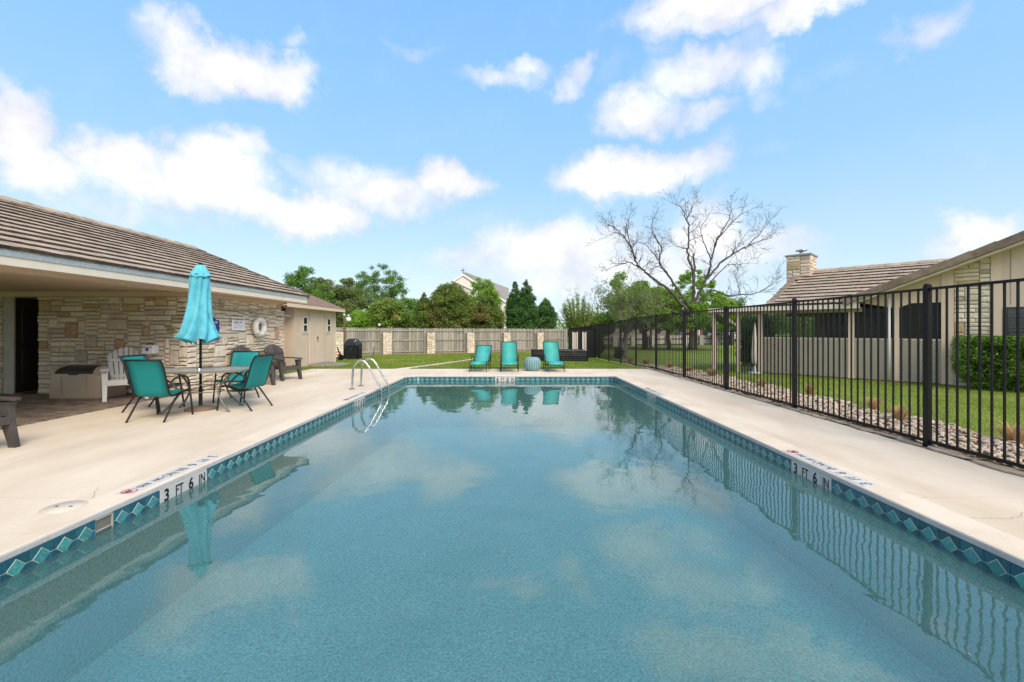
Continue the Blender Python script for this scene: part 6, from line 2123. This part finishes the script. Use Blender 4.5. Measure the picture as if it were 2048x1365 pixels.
# small light on the fence
sl2 = thing('fence_light', 'small dark lamp with a white top mounted on the wooden fence near the grill', 'lamp', (at(759.5, 32.1), 32.0, 0))
MB().box(-.04, .04, -.02, .05, 1.30, 1.62).obj('bracket', M_IRON, sl2)
MB().lathe([(.09, 1.55), (.12, 1.62), (.08, 1.70)], 12).obj('lamp_body', M_DARKMETAL, sl2)
MB().lathe([(.08, 1.70), (.085, 1.76), (.05, 1.84), (0, 1.86)], 12, cap=False).obj('lamp_head', M_WHITEP, sl2)
# mower peeking out behind the shed
mw_ = thing('garden_cart', 'black and red garden machine peeking out from behind the shed', 'garden machine', (at(677, 23.8), 23.8, gz(23.8)))
MB().lathe([(.16, -.04), (.17, 0), (.16, .04)], 16).obj('wheel', M_IRON, mw_, (.12, 0, .16)).rotation_euler = (R(90), 0, 0)
MB().box(-.35, .06, -.15, .15, .12, .34, 0, .05).obj('body', mat('machine_red', (.45, .05, .06), .4), mw_)
MB().box(-.3, .0, -.16, -.13, .18, .30, 0, .01).obj('white_label', M_WHITEP, mw_)
MB().tube([(.2, 0, .18), (.06, 0, .40), (-.04, 0, .62), (-.06, 0, .72)], .035, 6).obj('handle', M_IRON, mw_)
# garden tap by the fence
tp = thing('garden_tap', 'thin standpipe tap in front of the fence between the grill and the pillar', 'tap', (at(747, 30.5), 30.5, gz(30.5)))
MB().tube([(0, 0, 0), (0, 0, .42), (.05, 0, .50), (.12, 0, .48)], .018, 6).obj('pipe', M_DARKMETAL, tp)
MB().box(-.05, .07, -.01, .01, .52, .55).obj('handle', M_DARKMETAL, tp)

# ================================================================== flags
def flagpole(label, px, Z, top, flag):
    x = at(px, Z)
    g0 = gz(Z)
    H = hz(top, Z) - g0
    t = thing('flagpole', label, 'flagpole', (x, Z, g0))
    MB().tube([(0, 0, 0), (0, 0, H)], [.07, .045], 8).obj('pole', M_WHITEP, t)
    MB().lathe([(.0, .12), (.08, .06), (0, -.02)], 8, (0, 0, H), cap=False).obj('finial', M_WHITEP, t)
    W_, Hf, mats_ = flag
    def P(u, v):
        return (-u * W_, .10 * math.sin(u * 7 + v), H - .15 - v * Hf - u * .22 * Hf + .05 * math.sin(u * 5))
    return t, P
t, P = flagpole('white flagpole with a small United States flag above the shed roof', 638.5, 70, 577, (1.35, 1.1, None))
nS = 13
mb = MB()
for k in range(nS):
    for i in range(6):
        u0, u1 = i / 6, (i + 1) / 6
        if u0 < .4 and k < 7:
            m = 2
        else: m = k % 2
        mb.poly([P(u0, k / nS), P(u1, k / nS), P(u1, (k + 1) / nS), P(u0, (k + 1) / nS)], m)
mb.obj('flag', [mat('flag_red', (.50, .04, .06), .7), mat('flag_white', (.75, .73, .72), .7), mat('flag_blue', (.03, .05, .20), .7)], t)
mb = MB()
for r_ in range(4):
    for c_ in range(5):
        a = P(.04 + c_ * .072, .05 + r_ * .125); mb.poly([(a[0] - .02, a[1] - .02, a[2]), (a[0], a[1] - .02, a[2] - .02), (a[0] + .02, a[1] - .02, a[2]), (a[0], a[1] - .02, a[2] + .02)])
mb.obj('stars', MATS['flag_white'], t)
t, P = flagpole('tall white flagpole with a plain white flag right of the shed roof', 677, 62, 574, (1.25, 1.15, None))
mb = MB()
for i in range(6):
    u0, u1 = i / 6, (i + 1) / 6
    for k in range(3):
        a, b, c, d = P(u0, k / 3), P(u1, k / 3), P(u1, (k + 1) / 3), P(u0, (k + 1) / 3)
        dz = lambda q, u: (q[0] * (1 - .25 * u), q[1], q[2] - u * .45)
        mb.poly([dz(a, u0), dz(b, u1), dz(c, u1), dz(d, u0)])
mb.obj('flag', mat('flag_pale', (.72, .73, .74), .7), t)

# ================================================================== church
chz = thing('church', 'pale church with a grey roof and a small cross on its gable behind the trees', 'church', (0, 0, 0))
def W3(px, py, Z): return Vector((at(px, Z), Z, hz(py, Z)))
M_CHW = mat('church_wall', (.66, .61, .55), .8, var=.04, scale=.5, bump=.2, bscale=4)
M_CHR = mat('church_roof', (.27, .25, .235), .9, var=.12, scale=.6, stretch=(1, 1, 3))
apex = W3(926, 549, 100)
lf = W3(880, 580, 96); lfb = Vector((lf.x, lf.y, -1))
rt = W3(1012, 604, 108); rtb = Vector((rt.x, rt.y, -1))
rend = W3(1015, 579, 112)
rendb = Vector((rend.x, rend.y, -1))
def thick(pts, v, name, m, par):
    n = len(pts)
    pts = [Vector(p_) for p_ in pts]
    mb = MB()
    mb.add([tuple(p_) for p_ in pts] + [tuple(p_ + Vector(v)) for p_ in pts], [tuple(range(n)), tuple(range(n, 2 * n))[::-1]] + [(i, n + i, n + (i + 1) % n, (i + 1) % n) for i in range(n)])
    return mb.obj(name, m, par)
thick([lfb, rtb, rt, apex, lf], (0, .5, 0), 'front_wall', M_CHW, chz)
thick([apex + Vector((0, -.3, .15)), rt + Vector((.3, -.3, .1)), rend + Vector((.3, 0, 0)), apex + Vector((.6, .2, .2))], (.1, .1, .25), 'roof', M_CHR, chz)
thick([apex + Vector((0, -.35, .1)), rt + Vector((0, -.35, .0)), rt + Vector((0, -.35, -.35)), apex + Vector((0, -.35, -.35))], (0, .2, 0), 'fascia', M_WHITEP, chz)
thick([apex + Vector((0, -.35, .1)), lf + Vector((0, -.35, .0)), lf + Vector((0, -.35, -.35)), apex + Vector((0, -.35, -.35))], (0, .2, 0), 'fascia', M_WHITEP, chz)
l0, l1, l2 = W3(904, 562, 92), W3(940, 577, 92), W3(936, 600, 94)
thick([l0, l1 + Vector((1.2, 0, -.7)), l1 + Vector((1.2, 3, -1.2)), l0 + Vector((-2.5, 4, -2))], (0, .1, -.3), 'lower_roof', M_CHR, chz)
thick([l0 + Vector((-3, .1, -1.9)), l0 + Vector((0, .1, -.35)), l1 + Vector((1.2, .1, -1.05)), Vector((l1.x + 1.2, l1.y + .1, -1)), Vector((l0.x - 3, l0.y + .1, -1))], (0, .3, 0), 'lower_wall', M_CHW, chz)
cm = MB().box(-.06, .06, -.06, .06, 0, 1.7); cm.box(-.42, .42, -.05, .05, 1.05, 1.17)
cm.obj('cross', M_IRON, chz, tuple(apex + Vector((0, -.1, -.3))))
thick([rt, rtb, rendb, rend], (.1, 0, 0), 'side_wall', M_CHW, chz)

# ================================================================== things far behind the right lawn
gb2 = thing('far_building', 'low grey-beige building with dark narrow windows beyond the second fence', 'building', (0, 62, gz(62)))
x0, x1 = at(1180, 62), at(1338, 62)
MB().box(x0, x1, 0, 6, 0, hz(651, 62) - gz(62)).obj('wall', mat('render_grey', (.30, .25, .22), .9, (.38, .33, .29), scale=.8), gb2)
MB().extr([(x0 - .5, hz(650, 62) - gz(62)), (x1 + .5, hz(650, 62) - gz(62)), (x1 - 1, hz(640, 62) - gz(62)), (x0 + 1, hz(640, 62) - gz(62))], -.4, 6.4).obj('roof', M_CHR, gb2)
for p_ in (1222, 1252, 1283, 1316):
    xx = at(p_, 62)
    w0 = MB().box(xx - .30, xx + .30, -.05, -.001, hz(667, 62) - gz(62), hz(655.5, 62) - gz(62)).obj('window', M_IRON, gb2)
    MB().box(xx - .24, xx + .24, -.07, -.052, hz(666, 62) - gz(62), hz(656.5, 62) - gz(62)).obj('pane', M_GLASS, w0)
f2a, f2b = Vector((at(1150, 50), 50, 0)), Vector((at(1462, 58), 58, 0))
d2 = f2b - f2a
lf2 = thing('low_fence', 'pale low board fence with stone piers and dark rails across the far right lawn', 'fence', f2a, math.atan2(d2.y, d2.x))
L2 = d2.length
nb_ = 9
def g2(s): return gz(50 + 8 * s / L2) - .0
M_F2 = mat('fence_pale', (.36, .32, .28), .9, (.52, .47, .42), scale=1.5, rnd=.18, stretch=(6, 6, .5))
for k in range(nb_ + 1):
    s = L2 * k / nb_
    pl = MB().box(s - .32, s + .32, -.3, .1, g2(s) - .1, g2(s) + 1.22).obj('stone_pier', mat('pier_stone', (.42, .37, .31), .9, (.56, .50, .43), scale=4, bump=.6, bscale=10), lf2)
    if k == nb_: break
    s1 = L2 * (k + 1) / nb_
    mb = MB()
    n = int((s1 - s - .6) / .16)
    for i in range(n):
        x = s + .35 + i * .16
        mb.box(x, x + .14, .0, .02, g2(x) + .05, g2(x) + 1.2 + random.uniform(-.015, .015))
    mb.obj('fence_boards', M_F2, lf2, kind='stuff')
    for z in (.12, .78): MB().box(s + .3, s1 - .3, -.06, -.001, g2(s) + z - .04, g2(s) + z + .04).obj('rail', M_DARKMETAL, lf2)

def car(label, px, Z, L, H, c, rz=0.0, roof=.55):
    t = thing('parked_car', label, 'car', (at(px, Z), Z, gz(Z)), rz, 'cars parked beyond the low fence')
    m = mat('car_' + str(c), c, .25, spec=.6, coat=.4, var=.02)
    hl = L / 2
    low = [(-hl, .28), (-hl, .62), (-hl + .1, .75), (-hl * .55, .88), (hl * .45, .90), (hl - .12, .80), (hl, .60), (hl, .28)]
    MB().extr(low, -.85, .85).obj('body', m, t)
    cab = [(-hl * .62, .88), (-hl * .38, H - .05), (-hl * .2, H), (hl * .35, H), (hl * .62, .90)]
    MB().extr([(x * .98, z) for x, z in cab], -.74, .74).obj('cabin', m, t)
    MB().extr([(-hl * .52, .92), (-hl * .34, H - .12), (hl * .32, H - .10), (hl * .50, .92)], -.752, -.745).obj('side_window', M_GLASS, t)
    for x in (-hl * .62, hl * .62):
        for y in (-.82, .82):
            w_ = MB().lathe([(.33, -.11), (.34, 0), (.33, .11)], 16).obj('wheel', M_IRON, t, (x, y, .34)); w_.rotation_euler = (R(90), 0, 0)
            r2 = MB().lathe([(.18, 0), (.17, .01)], 12).obj('rim', M_STEEL, w_, (0, 0, .112)); 
car('dark blue car parked beyond the low fence, left of the slender tree trunk', 1373, 76, 4.3, 1.45, (.012, .02, .035))
car('silver car parked at the right of the row beyond the low fence', 1432, 80, 4.5, 1.45, (.42, .43, .44))
car('white car showing its rear beyond the low fence near the round hedge', 1466, 78, 3.6, 1.5, (.70, .71, .72), R(60))
ga = thing('far_carport', 'small white-framed red brick garage behind the parked cars', 'garage', (at(1404, 84), 84, gz(84)))
MB().box(-3.2, 3.4, 0, 4, 0, 2.4).obj('wall', mat('red_brick_far', (.32, .13, .09), .9), ga)
MB().box(-2.2, -.4, -.04, -.001, 0, 2.0).obj('garage_door', M_WHITEP, ga)
MB().box(.2, 2.2, -.04, -.001, 0, 2.0).obj('opening', M_GLASS, ga)
MB().box(-3.6, 3.8, -.3, 4.2, 2.4, 2.75).obj('roof', M_WHITEP, ga)
rd = MB()
rd.poly([(0, 66, gz(66) + .01), (60, 66, gz(66) + .01), (60, 90, gz(66) + .01), (0, 90, gz(66) + .01)])
rd.obj('road', mat('asphalt', (.05, .05, .052), .9, fine=.1), kind='structure')

# far-off belt of trees closing the horizon
rng = np.random.default_rng(77)
cs, rs = [], []
for k in range(420):
    a = rng.uniform(-1.25, 1.25)
    Rr = rng.uniform(115, 150)
    x, y = Rr * math.sin(a), Rr * math.cos(a)
    h = rng.uniform(3.0, 6.6) * (1.0 if abs(a) > .1 else .8)
    s = rng.uniform(2.2, 4.2)
    cs.append((x, y, h - s * .6)); rs.append((s * 1.3, s * 1.3, s))
    cs.append((x + rng.uniform(-2, 2), y, h * .35)); rs.append((s * 1.3, s, s * .9))
V = leaf_cloud(np.array(cs), np.array(rs), 60000, .42, bias=.5)
tag(link('far_woods', npmesh('far_woods', V, quads(V), LM['green'])), kind='stuff')
